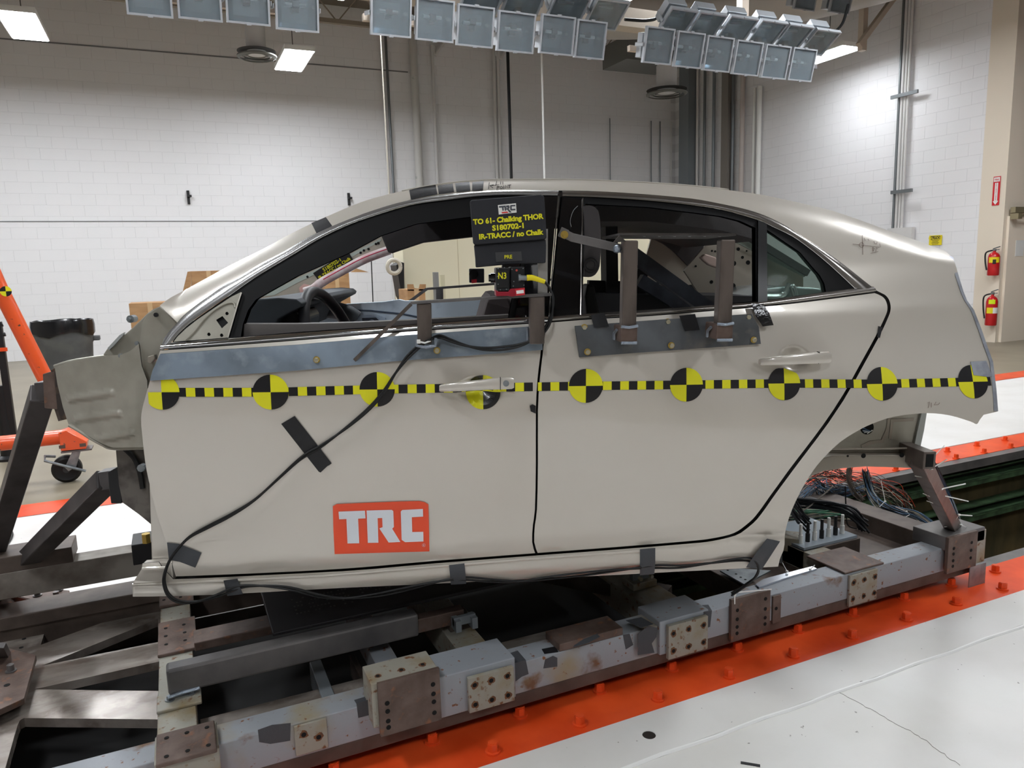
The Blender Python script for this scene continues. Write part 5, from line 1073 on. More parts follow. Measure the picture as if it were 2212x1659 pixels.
# tape scraps on the rail
def railtape(px, y, lb, top=None):
    b = MB(); b.prism([wy(x, q, y - .0015) for x, q in px], (0, .001, 0)); 
    if top: b.prism([wz(x, q, .2365 if top[0] == 's' else .2065) for x, q in top[1]], (0, 0, -.001))
    return b.build('tape_patch', m_ltape, label=lb, cat='tape')
railtape([(557, 1577), (588, 1566), (628, 1562), (627, 1600), (584, 1607), (560, 1603)], 2.0, 'torn dark tape patch on the grey rail left of the big brown plate')
railtape([(770, 1520), (808, 1508), (812, 1541), (774, 1551)], 2.0, 'dark tape wrapped over the rail just left of the big brown plate', ('r', [(765, 1512), (798, 1502), (808, 1508), (770, 1520)]))
railtape([(1112, 1432), (1136, 1426), (1142, 1456), (1127, 1462), (1114, 1472)], 2.0, 'dark tape wrapped over the rail right of the six hole plate', ('r', [(1092, 1414), (1118, 1405), (1136, 1426), (1112, 1432)]))
railtape([(1178, 1425), (1195, 1417), (1204, 1421), (1204, 1440), (1174, 1444)], 2.0, 'small torn tape patch on the rail face left of the rusted pad')
b = MB(); b.prism([wz(x, y, .2065) for x, y in ((1170, 1402), (1200, 1396), (1206, 1408), (1176, 1412))], (0, 0, -.001)); b.build('tape_patch', m_btape, label='small black tape patch on top of the rail left of the rusted pad', cat='tape')
b = MB(); b.prism([wz(x, y, .2335) for x, y in ((1240, 1394), (1262, 1380), (1290, 1369), (1296, 1375), (1272, 1388), (1238, 1398))], (0, 0, -.001)); b.build('tape_patch', m_ltape, label='torn grey tape on the orange rusted pad', cat='tape')
railtape([(1346, 1372), (1360, 1369), (1368, 1393), (1352, 1403)], 2.0, 'narrow grey tape patch on the rail right of the rusted pad')
railtape([(1378, 1370), (1400, 1352), (1420, 1356), (1418, 1376), (1408, 1390), (1414, 1410), (1378, 1415)], 1.984, 'large torn grey tape wrapped over the rail left of the cream six hole plate', ('s', [(1352, 1340), (1385, 1333), (1412, 1348), (1384, 1356)]))
railtape([(1520, 1322), (1538, 1319), (1534, 1354), (1522, 1358)], 1.984, 'grey tape strip right of the cream six hole plate', ('r', [(1505, 1308), (1530, 1306), (1538, 1319), (1518, 1324)]))
# ================================================================ stickers, tape, plates and rigs on the body side
def skin(nm, px, mat, off=.0012, n=0, res=.04, lb=None, cat=None, group=None, dent=True, th=.0008):
    o = [(c.x, c.z) for c in (cp(x, y, dent=dent) for x, y in px)]
    if n: o = [(p.x, p.z) for p in spline([Vector((a, 0, c)) for a, c in o], n, closed=True)]
    return surf(nm, o, mat, None, off=off, th=th, res=res, dent=dent, label=lb, cat=cat, group=group)
m_tyel = M('target_yellow', (226, 222, 34), .35, coat=.3); m_tblk = M('target_black', (26, 25, 28), .32, coat=.3)
DISC = [(349.5, 847), (585, 847), (815, 841), (1043, 844), (1265.5, 833.5), (1482.5, 831), (1693.5, 828), (1905, 829), (2101, 824.5)]
dl = ['clipped round yellow and black target at the front edge of the front door', 'round yellow and black target left of the taped strip on the front door', 'round yellow and black target crossed by the black cable', 'round yellow and black target behind the front door handle',
      'round yellow and black target just right of the shut line between the doors', 'round yellow and black target in the middle of the rear door', 'round yellow and black target with a cut top edge below the rear door handle', 'round yellow and black target on the quarter panel behind the shut line', 'torn yellow and black target at the rear edge of the body']
R4 = .0508
def quad_disc(c0, name_off, lb, clip=None, lift=.0022, skip=None):
    b = MB(T); b2 = MB(T); rings = 4; seg = 9
    for q in range(4):
        if skip == q: continue
        mb = b if q in (0, 2) else b2                          # yellow: upper right, lower left
        for i in range(rings):
            for j in range(seg):
                vs = []
                for (ri, tj) in ((i, j), (i + 1, j), (i + 1, j + 1), (i, j + 1)):
                    a = math.pi / 2 * (q + tj / seg); r_ = R4 * ri / rings; x = c0.x + r_ * math.cos(a); z = c0.z + r_ * math.sin(a)
                    if clip: x, z = clip(x, z)
                    vs.append((x, S(x, z) - lift, z))
                mb.add(vs, [(0, 1, 2, 3)])
    m = MB(); m.v = b.v + b2.v; m.f = b.f + [[k + len(b.v) for k in f] for f in b2.f]; m.m = [0] * len(b.f) + [1] * len(b2.f)
    return m.build('target_sticker', [m_tyel, m_tblk], label=lb, cat='target sticker', group='round targets along the body side', fix=False)
cc = [cp(x, y) for x, y in DISC]
xF = cp(322, 850).x + .004; xRr = cp(2140, 825).x
for k, c in enumerate(cc):
    cl = None
    if k == 0: top = cp(349, 808).z; cl = lambda x, z: (max(x, xF - .006), min(z, top))
    if k == 6: cl = lambda x, z, c=c: (x, min(z, c.z + R4 * .9 - max(0, x - c.x) * .38))
    if k == 8: cl = lambda x, z: (min(x, xRr - .002), z)
    quad_disc(c, k, dl[k], cl, skip=1 if k == 0 else None)
# chequered strip: squares 25.4 mm, broken at the shut lines
b = MB(T); _x0 = cp(643.6, 846).x; xs = _x0 - .0262 * 13; z_of = lambda x: sum(0 for _ in ()) + _interp(x)
def _interp(x):
    P_ = [(c.x, c.z) for c in cc if c is not cc[3]]
    for i in range(len(P_) - 1):
        if x <= P_[i + 1][0] or i == len(P_) - 2: t = (x - P_[i][0]) / (P_[i + 1][0] - P_[i][0]); return P_[i][1] + (P_[i + 1][1] - P_[i][1]) * t
k = 0; x = max(xs, _x0 - .0262 * 13); strips = {'front door': [], 'rear door': [], 'quarter panel': []}
g1x = cp(1159, 836).x; g2x = cp(1835, 826).x; sq_ = .0262
seg_starts = {}
while x < xRr - .001:
    x1 = min(x + sq_, xRr); reg = 'front door' if x1 < g1x + .004 else ('rear door' if x1 < g2x + .012 else 'quarter panel')
    strips[reg].append((x, x1, k % 2)); x = x1; k += 1
for reg, L in strips.items():
    b = MB(T); mi = []
    for x0, x1, col in L:
        if reg == 'front door': x1 = min(x1, g1x - .004)
        if reg == 'rear door': x0 = max(x0, g1x + .004)
        for h in range(2):
            xa = x0 + (x1 - x0) * h / 2; xb = x0 + (x1 - x0) * (h + 1) / 2
            hz = .0128
            b.add([(xx, S(xx, _interp(xx) + dz) - .0014, _interp(xx) + dz) for xx, dz in ((xa, -hz), (xb, -hz), (xb, hz), (xa, hz))], [(0, 1, 2, 3)], col)
    b.build('chequer_strip', [m_tblk, m_tyel], label='yellow and black chequered tape strip across the ' + reg, cat='tape strip', group='chequered strips along the body side', fix=False)
# orange logo sticker with white block letters
cv = lambda u, v: (700 + u * .11754, 1060 + v * .11754)
lg = skin('logo_sticker', [cv(*p) for p in ((165, 280), (235, 240), (800, 215), (1400, 192), (1750, 184), (1850, 205), (1918, 245), (1930, 700), (1938, 1108), (1200, 1128), (198, 1158), (175, 700))], M('logo_orange', (240, 78, 36), .4, coat=.2), res=.03, lb='orange rectangular sticker with white letters TRC low on the front door', cat='sticker', off=.0035)
def letter(px, lb, holes=()):
    o = [(c.x, c.z) for c in (cp(*cv(*p)) for p in px)]; return surf('letter', o, M('letter_white', (222, 226, 232), .4, coat=.2), lg, off=.0048, th=.0004, res=.05)
letter([(270, 375), (755, 357), (765, 498), (630, 505), (650, 955), (435, 960), (415, 510), (282, 516)], 'T')
letter([(785, 355), (1245, 342), (1275, 365), (1287, 655), (1255, 688), (1405, 932), (1190, 942), (1020, 684), (1078, 660), (1072, 492), (988, 495), (1002, 945), (808, 948)], 'R')
letter([(1412, 375), (1440, 345), (1818, 326), (1822, 466), (1615, 478), (1622, 750), (1825, 745), (1828, 922), (1492, 936), (1428, 892)], 'C')
c = cp(*cv(1834, 990)); b = MB(T); n = 24
for r0, r1 in ((.0052, .0046),):
    b.add([(c.x + r * math.cos(2 * math.pi * i / n), S(c.x, c.z) - .0052, c.z + r * math.sin(2 * math.pi * i / n)) for r in (r0, r1) for i in range(n)], [(i, (i + 1) % n, n + (i + 1) % n, n + i) for i in range(n)])
b.build('registered_ring', MATS['letter_white'], lg, fix=False)
text('R', .0075, T((c.x, S(c.x, c.z) - .0052, c.z - .0027)), CXA, CZA, MATS['letter_white'], name='registered_letter', parent=lg)
# black tapes on the skin
TP = [([(608, 915), (637, 898), (717, 1000), (712, 1004), (708, 1006), (693, 1020), (689, 1018)], 'black tape strip holding the cable on the front door', m_btape),
      ([(362, 1171), (388, 1174), (436, 1193), (423, 1225), (388, 1212), (366, 1208)], 'dark tape holding the cable at the lower front door corner', m_ltape),
      ([(1144, 876), (1150, 873), (1157, 876), (1157, 893), (1146, 888)], 'tiny black tape tab at the shut line between the doors', m_btape),
      ([(1896, 704), (1905, 707), (1899, 730), (1893, 728)], 'tiny black tape tab at the curved rear shut line', m_btape),
      ([(1653, 1160), (1681, 1166), (1642, 1226), (1608, 1222), (1630, 1190)], 'grey tape strip at the rear end of the rocker', m_ltape),
      ([(970, 1217), (1003, 1213), (1006, 1242), (1007, 1257), (974, 1259)], 'grey tape over the cable on the rocker below the front door', m_ltape),
      ([(1380, 1183), (1413, 1180), (1413, 1210), (1411, 1236), (1380, 1239)], 'grey tape over the cable on the rocker below the rear door', m_ltape),
      ([(486, 1250), (516, 1246), (522, 1266), (528, 1279), (494, 1283)], 'grey tape over the cable near the front of the rocker', m_ltape)]
for px, lb, mt in TP: skin('tape_strip', px, mt, off=.0145 if 'rocker' in lb else .0045, lb=lb, cat='tape', res=.03)
ROOFT = [[(884, 411), (915, 403), (941, 399), (945, 420), (915, 425), (888, 431)], [(945, 401), (978, 396.5), (981, 415), (948, 419.5)], [(983, 396), (1014, 393), (1016, 412), (986, 415)], [(1020, 394), (1045, 391), (1043, 411), (1020, 412)]]
for k, px in enumerate(ROOFT): skin('tape_strip', px, m_btape, off=.003, lb='black tape piece over the roof rail, %s from the front of the row' % ORD[k], cat='tape', group='black tapes on the roof rail', dent=False)
skin('tape_strip', [(673, 482), (704, 469), (718, 488), (684, 504)], m_btape, off=.003, lb='single black tape piece on the windshield pillar', cat='tape', dent=False)
for px, lb in (([(1273, 679), (1302, 674), (1307, 688), (1312, 704), (1280, 706)], 'black tape hanging over the belt trim left of the rear posts'), ([(1462, 681), (1496, 677), (1501, 694), (1506, 711), (1475, 714)], 'black tape hanging over the belt trim between the rear posts'),
               ([(1616, 655), (1643, 656), (1655, 676), (1664, 701), (1641, 704), (1625, 680)], 'wrinkled shiny black tape at the right end of the rear plate')):
    skin('tape_strip', px, m_btape if 'shiny' not in lb else M('shiny_tape', (14, 14, 16), .12, coat=.5, bump=(26, .9)), off=.024, lb=lb, cat='tape', dent=False)
# grey metal tape round the cut rear edge
ml = M('metal_tape', (168, 172, 180), .35, .35, var=((146, 150, 160), 30, .4, .6))
EDG = [(2050, 552), (2063, 596), (2074, 630), (2083, 650), (2097, 671), (2113, 714), (2127, 755), (2137, 782), (2143, 838), (2146, 888)]
EDI = [(2155, 888), (2151, 838), (2144, 781), (2134, 754), (2120, 713), (2103, 669.5), (2088, 649), (2080, 629), (2069.6, 595), (2058, 556)]
skin('edge_tape', EDG + EDI, ml, off=.0025, lb='grey metallic tape folded round the cut rear edge of the body', cat='tape', dent=False)
skin('edge_tape', [(2095, 781), (2129, 779), (2142, 812), (2134, 814), (2102, 810)], ml, off=.0032, lb='square grey tape patch covering the torn rear target', cat='tape', dent=False)
# marker scribbles
def scribble(px, lb, mat, parent, r=.0011, off=.0022):
    b = MB(T)
    for s_ in px: b.tube([cp(x, y, off, dent=False) for x, y in s_], r, 4)
    return b.build('marker_writing', mat, parent, label=lb)
circ = lambda cx, cy, r_: [(cx + r_ * math.cos(a * .7), cy + r_ * math.sin(a * .7)) for a in range(10)]
m_pen = M('marker_ink', (40, 38, 40), .5); m_pen2 = M('pencil_brown', (120, 98, 88), .6)
scribble([[(1057, 394), (1055, 408)], [(1066, 399), (1058, 401), (1065, 406)], [(1058, 401), (1072, 400)], [(1073, 391), (1071, 399), (1078, 399)], [(1082, 392), (1081, 398)], [(1086, 392), (1086, 398)], [(1074, 402), (1073, 410)], [(1074, 402), (1079, 403), (1075, 406)],
          circ(1083, 405, 2.5), [(1088, 401), (1087, 408)], [(1091, 407), (1092, 400), (1096, 406), (1097, 399)], [(1098, 400), (1104, 399)], [(1101, 399), (1100, 406)]], 'black marker writing on the roof rail', m_pen, car, .0009)
scribble([[(1842, 527), (1900, 534)], [(1863, 508), (1864, 550)], circ(1861, 529, 5), [(1867, 514), (1869, 520)], [(1875, 516), (1877, 520)], [(1888, 521), (1889, 526), (1894, 527), (1895, 522)], [(1900, 526), (1902, 534)], [(1885, 534), (1886, 543)], [(1885, 534), (1889, 537), (1886, 543)], [(1892, 543), (1893, 535), (1896, 538)], [(1881, 547), (1897, 543)]],
         'faint pencil cross and letters on the rear pillar', m_pen2, car, .0006)
scribble([[(2004, 870), (2008, 868), (2005, 881)], [(2012, 870), (2012, 880)], [(2022, 868), (2018, 875), (2027, 874), (2030, 870)]], 'faint pencil mark above the wheel arch', m_pen2, car, .0008)
# ---- steel plates under the windows
def bolts(pts, par, off, wash=m_brass):
    for k, (px, py) in enumerate(pts):
        c = cp(px, py, off, dent=False); b = MB(T); b.cyl(c, c - Vector((0, .0015, 0)), .0098, 18, mi=0); w_ = b.build('washer', wash, par)
        b = MB(T); b.cyl(c - Vector((0, .0015, 0)), c - Vector((0, .0095, 0)), .0072, 6); b.build('bolt_head', m_bolt, par, bev=.0006)
def skinplate(px, mat, off, th, lb, cat, nm='mounting_plate'):
    o = [(c.x, c.z) for c in (cp(x, y, off, dent=False) for x, y in px)]; x0, z0 = o[0]
    cx = [p[0] for p in o]; xa, xb = min(cx), max(cx)
    def fn(x, z): return .006 + .024 * sstep(.02, .26, z) + .0 * x - off      # flat rolled strip, simpler than the skin
    return surf(nm, o, mat, None, off=0, th=th, res=.08, fn=lambda x, z: S(x, .55 * z + .45 * .13, False) - off, label=lb, cat=cat)
fp = skinplate([(345, 765), (484, 755), (640, 745), (850, 726), (926, 720.5), (1133, 706), (1172, 703), (1172, 729), (1172, 756), (850, 781), (640, 801), (484, 812), (322, 823), (328, 800)], m_reflsteel, .013, .006, 'long dark steel plate bolted under the front window', 'plate')
bolts([(684, 777), (944, 757)], fp, .016)
rp = skinplate([(1241, 704), (1340, 697), (1430, 690), (1621, 678), (1638, 706), (1644, 743), (1450, 757), (1340, 765), (1252, 772)], M('mill_steel_no_reflection', (102, 106, 110), .36, .3, var=[((80, 82, 84), 7, .4, .65), ((116, 112, 108), 16, .55, .75)], bump=(50, .1)), .013, .006, 'dark steel plate bolted under the rear window', 'plate')  # darker copy of the plate steel, without the painted bluish reflection
bolts([(1262, 707), (1269, 760), (1442, 695), (1450, 746), (1616, 685), (1628, 734)], rp, .016)
# ---- front rig: two posts, rail, braces, camera and title card (twin rig on the far door)
def P(px, py, y): return cpy(px, py, y)
rigf = empty('front_camera_rig', T(P(905, 745, -.02)), 'near steel camera rail on two posts above the front door plate', 'camera rig')
def post(nm, top, bot, y, wd, dp, mat, par, ang=0):
    a = P(top[0], top[1], y); c = P(bot[0], bot[1], y); b = MB(T); xa = (a.x + c.x) / 2; b.box(xa - wd / 2, xa + wd / 2, y - dp / 2, y + dp / 2, c.z, a.z); return b.build(nm, mat, par, bev=.003)
p1 = post('post', (913, 655), (921, 742), -.028, .040, .040, m_tubing, rigf)
b = MB(T); a = P(921, 742, -.028); b.tube([(a.x - .028, -.052, a.z + .018), (a.x - .026, -.054, a.z - .004), (a.x, -.056, a.z - .008), (a.x + .026, -.054, a.z - .004), (a.x + .028, -.052, a.z + .018)], .0045, 6); b.build('weld', m_weld, p1, smooth=True)
b = MB(T); a = P(905, 738, -.054); c = P(930, 736, -.054); b.tube([a, (a + c) / 2 + Vector((0, -.002, -.005)), c], .0028, 6); b.box(a.x - .006, a.x + .004, a.y - .004, a.y + .003, a.z - .005, a.z + .006); b.build('cable_tie', m_white, p1, smooth=True)
p2 = post('post', (1160, 640), (1158, 742), -.028, .042, .042, m_tubing, rigf)
y0 = -.028
a, c = P(888, 656, y0), P(1185, 638, y0); b = MB(T); b.bar(a + Vector((0, 0, .003)), c + Vector((.006, 0, .003)), .05, .0075); b.build('rail', m_dsteel, rigf, bev=.001)
a, c = P(888, 657, y0), P(766, 778, -.0); b = MB(T); b.bar(a, c, .010, .009, (0, 1, 0)); b.build('diagonal_rod', m_tubing, rigf)
b = MB(T); c0_ = P(1158, 692, -.03); b.tube([P(1140, 708, -.014), P(1140, 720, -.014), P(1140, 735, -.014)], .004, 6); b.build('weld', m_weld, p2, smooth=True)
a, c = P(1173, 575, -.0), P(1170, 634, -.0); b = MB(T); b.box(min(a.x, c.x) - .012, max(a.x, c.x) + .012, -.012, .004, c.z, P(1170, 495, 0).z); b.build('card_post', M('bright_bar', (176, 174, 170), .35, .6), rigf)
# high speed camera
cmr = empty('high_speed_camera', T(P(1097, 636, -.03)), 'black camera body marked N3 in yellow on a red base on the near rail', 'camera')
b = MB(T)
def cbox(px0, px1, y0_, y1_, bb=b): 
    a = P(*px0, y0_); c = P(*px1, y0_); bb.box(min(a.x, c.x), max(a.x, c.x), y0_, y1_, min(a.z, c.z), max(a.z, c.z)); return a, c
cbox((1072, 628), (1101, 578), -.075, .035); b.build('body', M('camera_black', (30, 31, 34), .4, .2), cmr, bev=.003)
b = MB(T); cbox((1103, 624), (1133, 576), -.068, .03, b); b.build('body', MATS['camera_black'], cmr, bev=.003)
b = MB(T); cbox((1074, 621), (1098, 585), -.078, -.074, b); b.build('side_cover', m_black, cmr, bev=.001)
m_crim = M('crimson_base', (150, 26, 44), .4, .1)
b = MB(T); b.prism([P(x, y, -.075) for x, y in ((1071, 626), (1076, 630), (1098, 630), (1102, 624), (1134, 621), (1134, 636), (1106, 641), (1098, 639), (1072, 640))], (0, .09, 0)); cb = b.build('base', m_crim, cmr, bev=.0015)
b = MB(T); b.prism([P(x, y, -.0765) for x, y in ((1115, 628), (1131, 626), (1132, 633), (1116, 635))], (0, .001, 0)); b.build('base_label', m_white, cb)
b = MB(T); b.prism([P(x, y, -.0762) for x, y in ((1113, 625), (1133, 622), (1134, 637), (1115, 639))], (0, .0005, 0)); b.build('base_label_red', M('label_red', (200, 40, 50), .5), cb)
for px, py in ((1076, 580), (1090, 578), (1075, 597), (1076, 614), (1081, 626), (1094, 625), (1110, 608), (1109, 618), (1130, 580), (1132, 616), (1106, 582)):
    c = P(px, py, -.0795 if px < 1101 else -.0695); b = MB(T); b.cyl(c, c + Vector((0, .004, 0)), .0016, 8); b.build('screw', m_steelg, cmr)
c = P(1116, 584, -.069); b = MB(T); b.cyl(c, c + Vector((0, -.002, 0)), .003, 12); b.build('cap', M('cap_red', (180, 70, 60), .5), cmr)
b = MB(T); a = P(1072, 600, -.02); b.cyl(a, a + Vector((-.016, 0, 0)), .014, 20); b.cyl(a + Vector((-.012, 0, 0)), a + Vector((-.022, 0, 0)), .011, 20); b.build('lens', m_gloss, cmr, smooth=True)
a = P(1086, 600, -.079); text('N3', .024, T(P(1085, 602, -.0785)), CXA, CZA, m_yel, parent=cmr, bold=.02, sx=.8)
a, c = P(1120, 600, -.072), P(1138, 601, -.072); b = MB(T); b.cyl(a, a + Vector((.006, 0, 0)), .0095, 18); b.cyl(a + Vector((.006, 0, 0)), c, .0072, 18); b.build('connector', m_steelg, cmr, smooth=True)
b = MB(T); pts = spline([P(1138, 600, -.072), P(1150, 600, -.073), P(1163, 604, -.074), P(1177, 609, -.074)], 6); b.tube(pts, [.0082 + .0008 * (i % 2) - .0025 * (i / len(pts)) for i in range(len(pts))], 14); b.build('yellow_boot', M('boot_yellow', (232, 214, 24), .5), cmr, smooth=True)
# title card: two black boards
def board(px, y, th, nm, par=None, **kw): b = MB(T); b.prism([P(x, q, y) for x, q in px], (0, th, 0)); return b.build(nm, m_bfoam, par, bev=.003, **kw)
m_bfoam = M('black_board', (36, 37, 42), .75, bump=(140, .2))
cd = board([(1015, 435), (1019, 432), (1168, 420), (1176, 424), (1181, 512), (1178, 517), (1025, 529), (1022, 524)], -.055, .02, 'title_card', label='black title card with yellow test lettering standing above the camera', cat='sign')
board([(1024, 529), (1179, 517), (1180, 530), (1179, 568), (1100, 571), (1028, 578), (1027, 560)], -.045, .03, 'lower_board', cd)
def frame(px0, px1, y):
    a, c = T(P(*px0, y)), T(P(*px1, y)); ex = (c - a).normalized(); ey = CZA - ex * CZA.dot(ex); return (a + c) / 2, ex, ey.normalized(), (c - a).length
for s_, p0_, p1_, sz in (('TO 61- Chalking THOR', (1022, 485), (1174, 472), .0195), ('S180702-1', (1065, 498), (1133, 492), .0195), ('IR-TRACC / no Chalk', (1034, 517), (1173, 506), .0195)):
    m_, ex, ey, ln = frame(p0_, p1_, -.0562); t_ = text(s_, sz, m_, ex, ey, m_yel, parent=cd, bold=.045, align='CENTER')
    wdt = max(v.co.dot(ex) for v in t_.data.vertices) - min(v.co.dot(ex) for v in t_.data.vertices); k_ = ln / wdt
    for v in t_.data.vertices: q_ = v.co + WO[t_.name] - m_; dx = q_.dot(ex); v.co = v.co + ex * dx * (k_ - 1)
b = MB(T); b.prism([P(x, y, -.0562) for x, y in ((1075.5, 443), (1114.5, 439), (1116, 459), (1077.5, 463.5))], (0, .001, 0)); lc = b.build('logo_card', m_white, cd)
lv = lambda u, v: (980 + u * .1809, 400 + v * .1809)
m_lgy = M('logo_grey', (72, 76, 84), .5)
for px in ([(540, 250), (622, 243), (623, 262), (596, 265), (600, 303), (582, 305), (577, 267), (541, 270)], [(627, 243), (660, 240), (667, 250), (667, 260), (627, 262)], [(648, 260), (667, 260), (667, 274), (657, 283), (648, 280)],
          [(627, 276), (657, 270), (657, 283), (692, 325), (668, 328), (638, 291), (627, 291)], [(606, 262), (624, 260), (629, 303), (611, 305)], [(606, 262), (648, 258), (648, 266), (606, 270)], [(674, 246), (682, 238), (735, 234), (736, 250), (692, 254), (694, 284), (737, 281), (738, 298), (684, 303), (676, 295)]):
    b = MB(T); b.prism([P(*lv(*p), -.0570) for p in px], (0, .0006, 0)); b.build('logo_letters', m_lgy, lc)
b = MB(T); b.prism([P(*lv(*p), -.0571) for p in ((572, 322), (640, 315), (656, 330), (575, 336))], (0, .0006, 0)); b.build('logo_bar', M('logo_red', (214, 50, 44), .5), lc)
b = MB(T); b.prism([P(x, y, -.0462) for x, y in ((1070, 545), (1126, 543), (1128, 563), (1072, 566))], (0, .001, 0)); pc = b.build('small_card', M('card_dark_grey', (60, 60, 62), .5), cd)
m_, ex, ey, ln = frame((1088, 559), (1108, 558), -.0475); text('PRE', .0140, m_, ex, ey, m_yel, parent=pc, bold=.02)
# far rig with its camera
rg = empty('far_camera_rig', T(P(950, 660, W + .06)), 'far steel camera rail seen through the front window', 'camera rig'); yf = W + .06
b = MB(T); b.bar(P(922, 624, yf), P(1190, 604, yf), .05, .012); b.build('rail', m_dsteel, rg)
b = MB(T); b.bar(P(922, 624, yf), P(862, 668, yf), .016, .016, (0, 1, 0)); b.build('diagonal_rod', m_dsteel, rg)
a, c = P(942, 622, yf), P(958, 665, yf); b = MB(T); b.box(a.x, c.x, yf - .02, yf + .02, c.z - .1, a.z); b.build('post', m_dsteel, rg)
fc = empty('small_camera', T(P(1031, 612, yf)), 'small black camera sitting on the far rail left of the title card', 'camera')
b = MB(T); a, c = P(1014, 611, yf - .05), P(1046, 580, yf - .05); b.box(a.x, c.x, yf - .05, yf + .05, a.z, c.z); b.build('body', MATS['camera_black'], fc, bev=.004)
b = MB(T); c = P(1023, 592, yf - .055); b.cyl(c, c + Vector((0, -.03, 0)), .024, 20); b.build('lens', m_gloss, fc, smooth=True)
b = MB(T); b.prism([P(x, y, yf - .0525) for x, y in ((1018, 604), (1030, 603), (1030, 611), (1019, 612))], (0, .001, 0)); b.build('red_label', MATS['label_red'], fc)
# ---- rear rig
rr = empty('rear_rig', T(P(1460, 720, -.02)), 'rusty steel shelf on two posts over the rear door', 'bracket')
for nm, t_, bt in (('post', (1358, 520), (1362, 722)), ('post', (1566, 518), (1570, 716))):
    a = P(*t_, -.06); c = P(*bt, -.06); xa = a.x; b = MB(T); b.box(xa - .019, xa + .022, -.085, -.044, c.z, a.z); po = b.build(nm, m_tubing, rr, bev=.004)
    b = MB(T); b.box(xa - .023, xa + .025, -.088, .012, c.z - .022, c.z + .024); b.build('elbow', m_rust, po, bev=.004)
    for wp in ([(xa - .023, -.089, c.z + .024), (xa, -.091, c.z + .022), (xa + .025, -.089, c.z + .026)], [(xa - .022, -.089, c.z - .022), (xa + .023, -.089, c.z - .022)], [(xa - .027, -.05, c.z + .012), (xa - .03, -.03, c.z), (xa - .027, -.02, c.z - .018)]):
        b = MB(T); b.tube(wp, .0045, 6); b.build('weld', m_weld, po, smooth=True)
zt = P(1460, 506, -.09).z
a, c = P(1338, 506, -.09), P(1590, 504, -.09); b = MB(T); b.box(a.x, c.x, -.09, .16, zt - .003, zt + .003); sh = b.build('shelf', M('shelf_steel', (82, 78, 76), .5, .6, var=((58, 54, 52), 7, .4, .6)), rr)
b = MB(T); b.prism([Vector((a.x, -.09, zt - .003)), P(1325, 524, -.09), Vector((a.x + .02, -.09, zt - .02))], (0, .006, 0)); b.build('shelf_lip', MATS['shelf_steel'], sh)
hp = None
for k in range(6):
    x = a.x + .085 + k * .044; c0_ = Vector((x, -.03, zt - .0035)); b = MB(T); b.cyl(c0_, c0_ + Vector((0, 0, -.0008)), .004, 8); b.build('shelf_hole', M('hole_light', (210, 212, 214), .6), sh)
pts = [P(1209, 500, -.012), P(1222, 506, -.016), P(1236, 513, -.02), P(1342, 537, -.055)]
b = MB(T); 
for i in range(3): b.bar(pts[i], pts[i + 1] + (pts[i + 1] - pts[i]).normalized() * .004, .006, .024 if i else .028, (0, 0, 1))
ar = b.build('link_arm', m_dsteel, rr, bev=.001)
c = P(1219, 507, -.02); b = MB(T); b.cyl(c, c + Vector((0, -.003, 0)), .011, 18); b.cyl(c + Vector((0, -.003, 0)), c + Vector((0, -.010, 0)), .007, 6); b.build('bolt', m_brass, ar)
b = MB(T); b.lathe(P(1333, 538, -.062), [(.002, -.012), (.010, -.008), (.012, 0), (.009, .008), (.002, .012)], 8); b.build('weld', m_weld, ar, smooth=True)
# ---- black cable along the side
CP1 = [(1177, 609, .085), (1187, 622, .08), (1194, 645, .075), (1192, 680, .07), (1180, 708, .06), (1160, 728, .045), (1125, 745, .03), (1080, 753, .025), (1040, 753, .025), (1005, 746, .025), (975, 736, .03), (950, 727, .04), (930, 733, .075), (906, 748, .03), (880, 772, .022), (855, 805, .018), (830, 845, .014), (800, 880, .013), (760, 915, .012), (720, 945, .011), (690, 966, .010),
       (650, 990, .010), (600, 1035, .011), (550, 1080, .011), (500, 1112, .011), (450, 1138, .011), (410, 1160, .010), (385, 1185, .010), (366, 1212, .012), (356, 1240, .014), (355, 1262, .02), (364, 1285, .022), (385, 1299, .022), (420, 1300, .022), (460, 1290, .018), (500, 1274, .012), (530, 1266, .010), (580, 1266, .011), (630, 1272, .014), (690, 1287, .018), (740, 1292, .018), (800, 1287, .016), (860, 1276, .012), (920, 1262, .010),
       (972, 1252, .009), (1010, 1250, .009), (1060, 1254, .010), (1120, 1256, .010), (1180, 1249, .010), (1260, 1240, .010), (1330, 1232, .009), (1380, 1227, .009), (1420, 1224, .009), (1470, 1224, .010), (1530, 1217, .010), (1590, 1209, .010), (1622, 1210, .010), (1638, 1226, .012), (1632, 1246, .012), (1608, 1266, .0), (1580, 1284, -.02)]
cab = empty('camera_cable', T(cp(800, 880, .012)), 'long black double cable from the camera down the door and along the rocker', 'cable')
for k in range(2):
    b = MB(T); ctrl = [cp(x + (0 if i < 2 else 1.6 * math.sin(i * 1.1 + k * math.pi)), y + 3.0 * math.cos(i * .9 + k * math.pi) * (0 if i < 2 else 1), o + .001 * k, dent=False) for i, (x, y, o) in enumerate(CP1)]
    b.tube(spline(ctrl, 5), .0036, 8); b.build('cable_strand', m_rubber, cab, smooth=True)
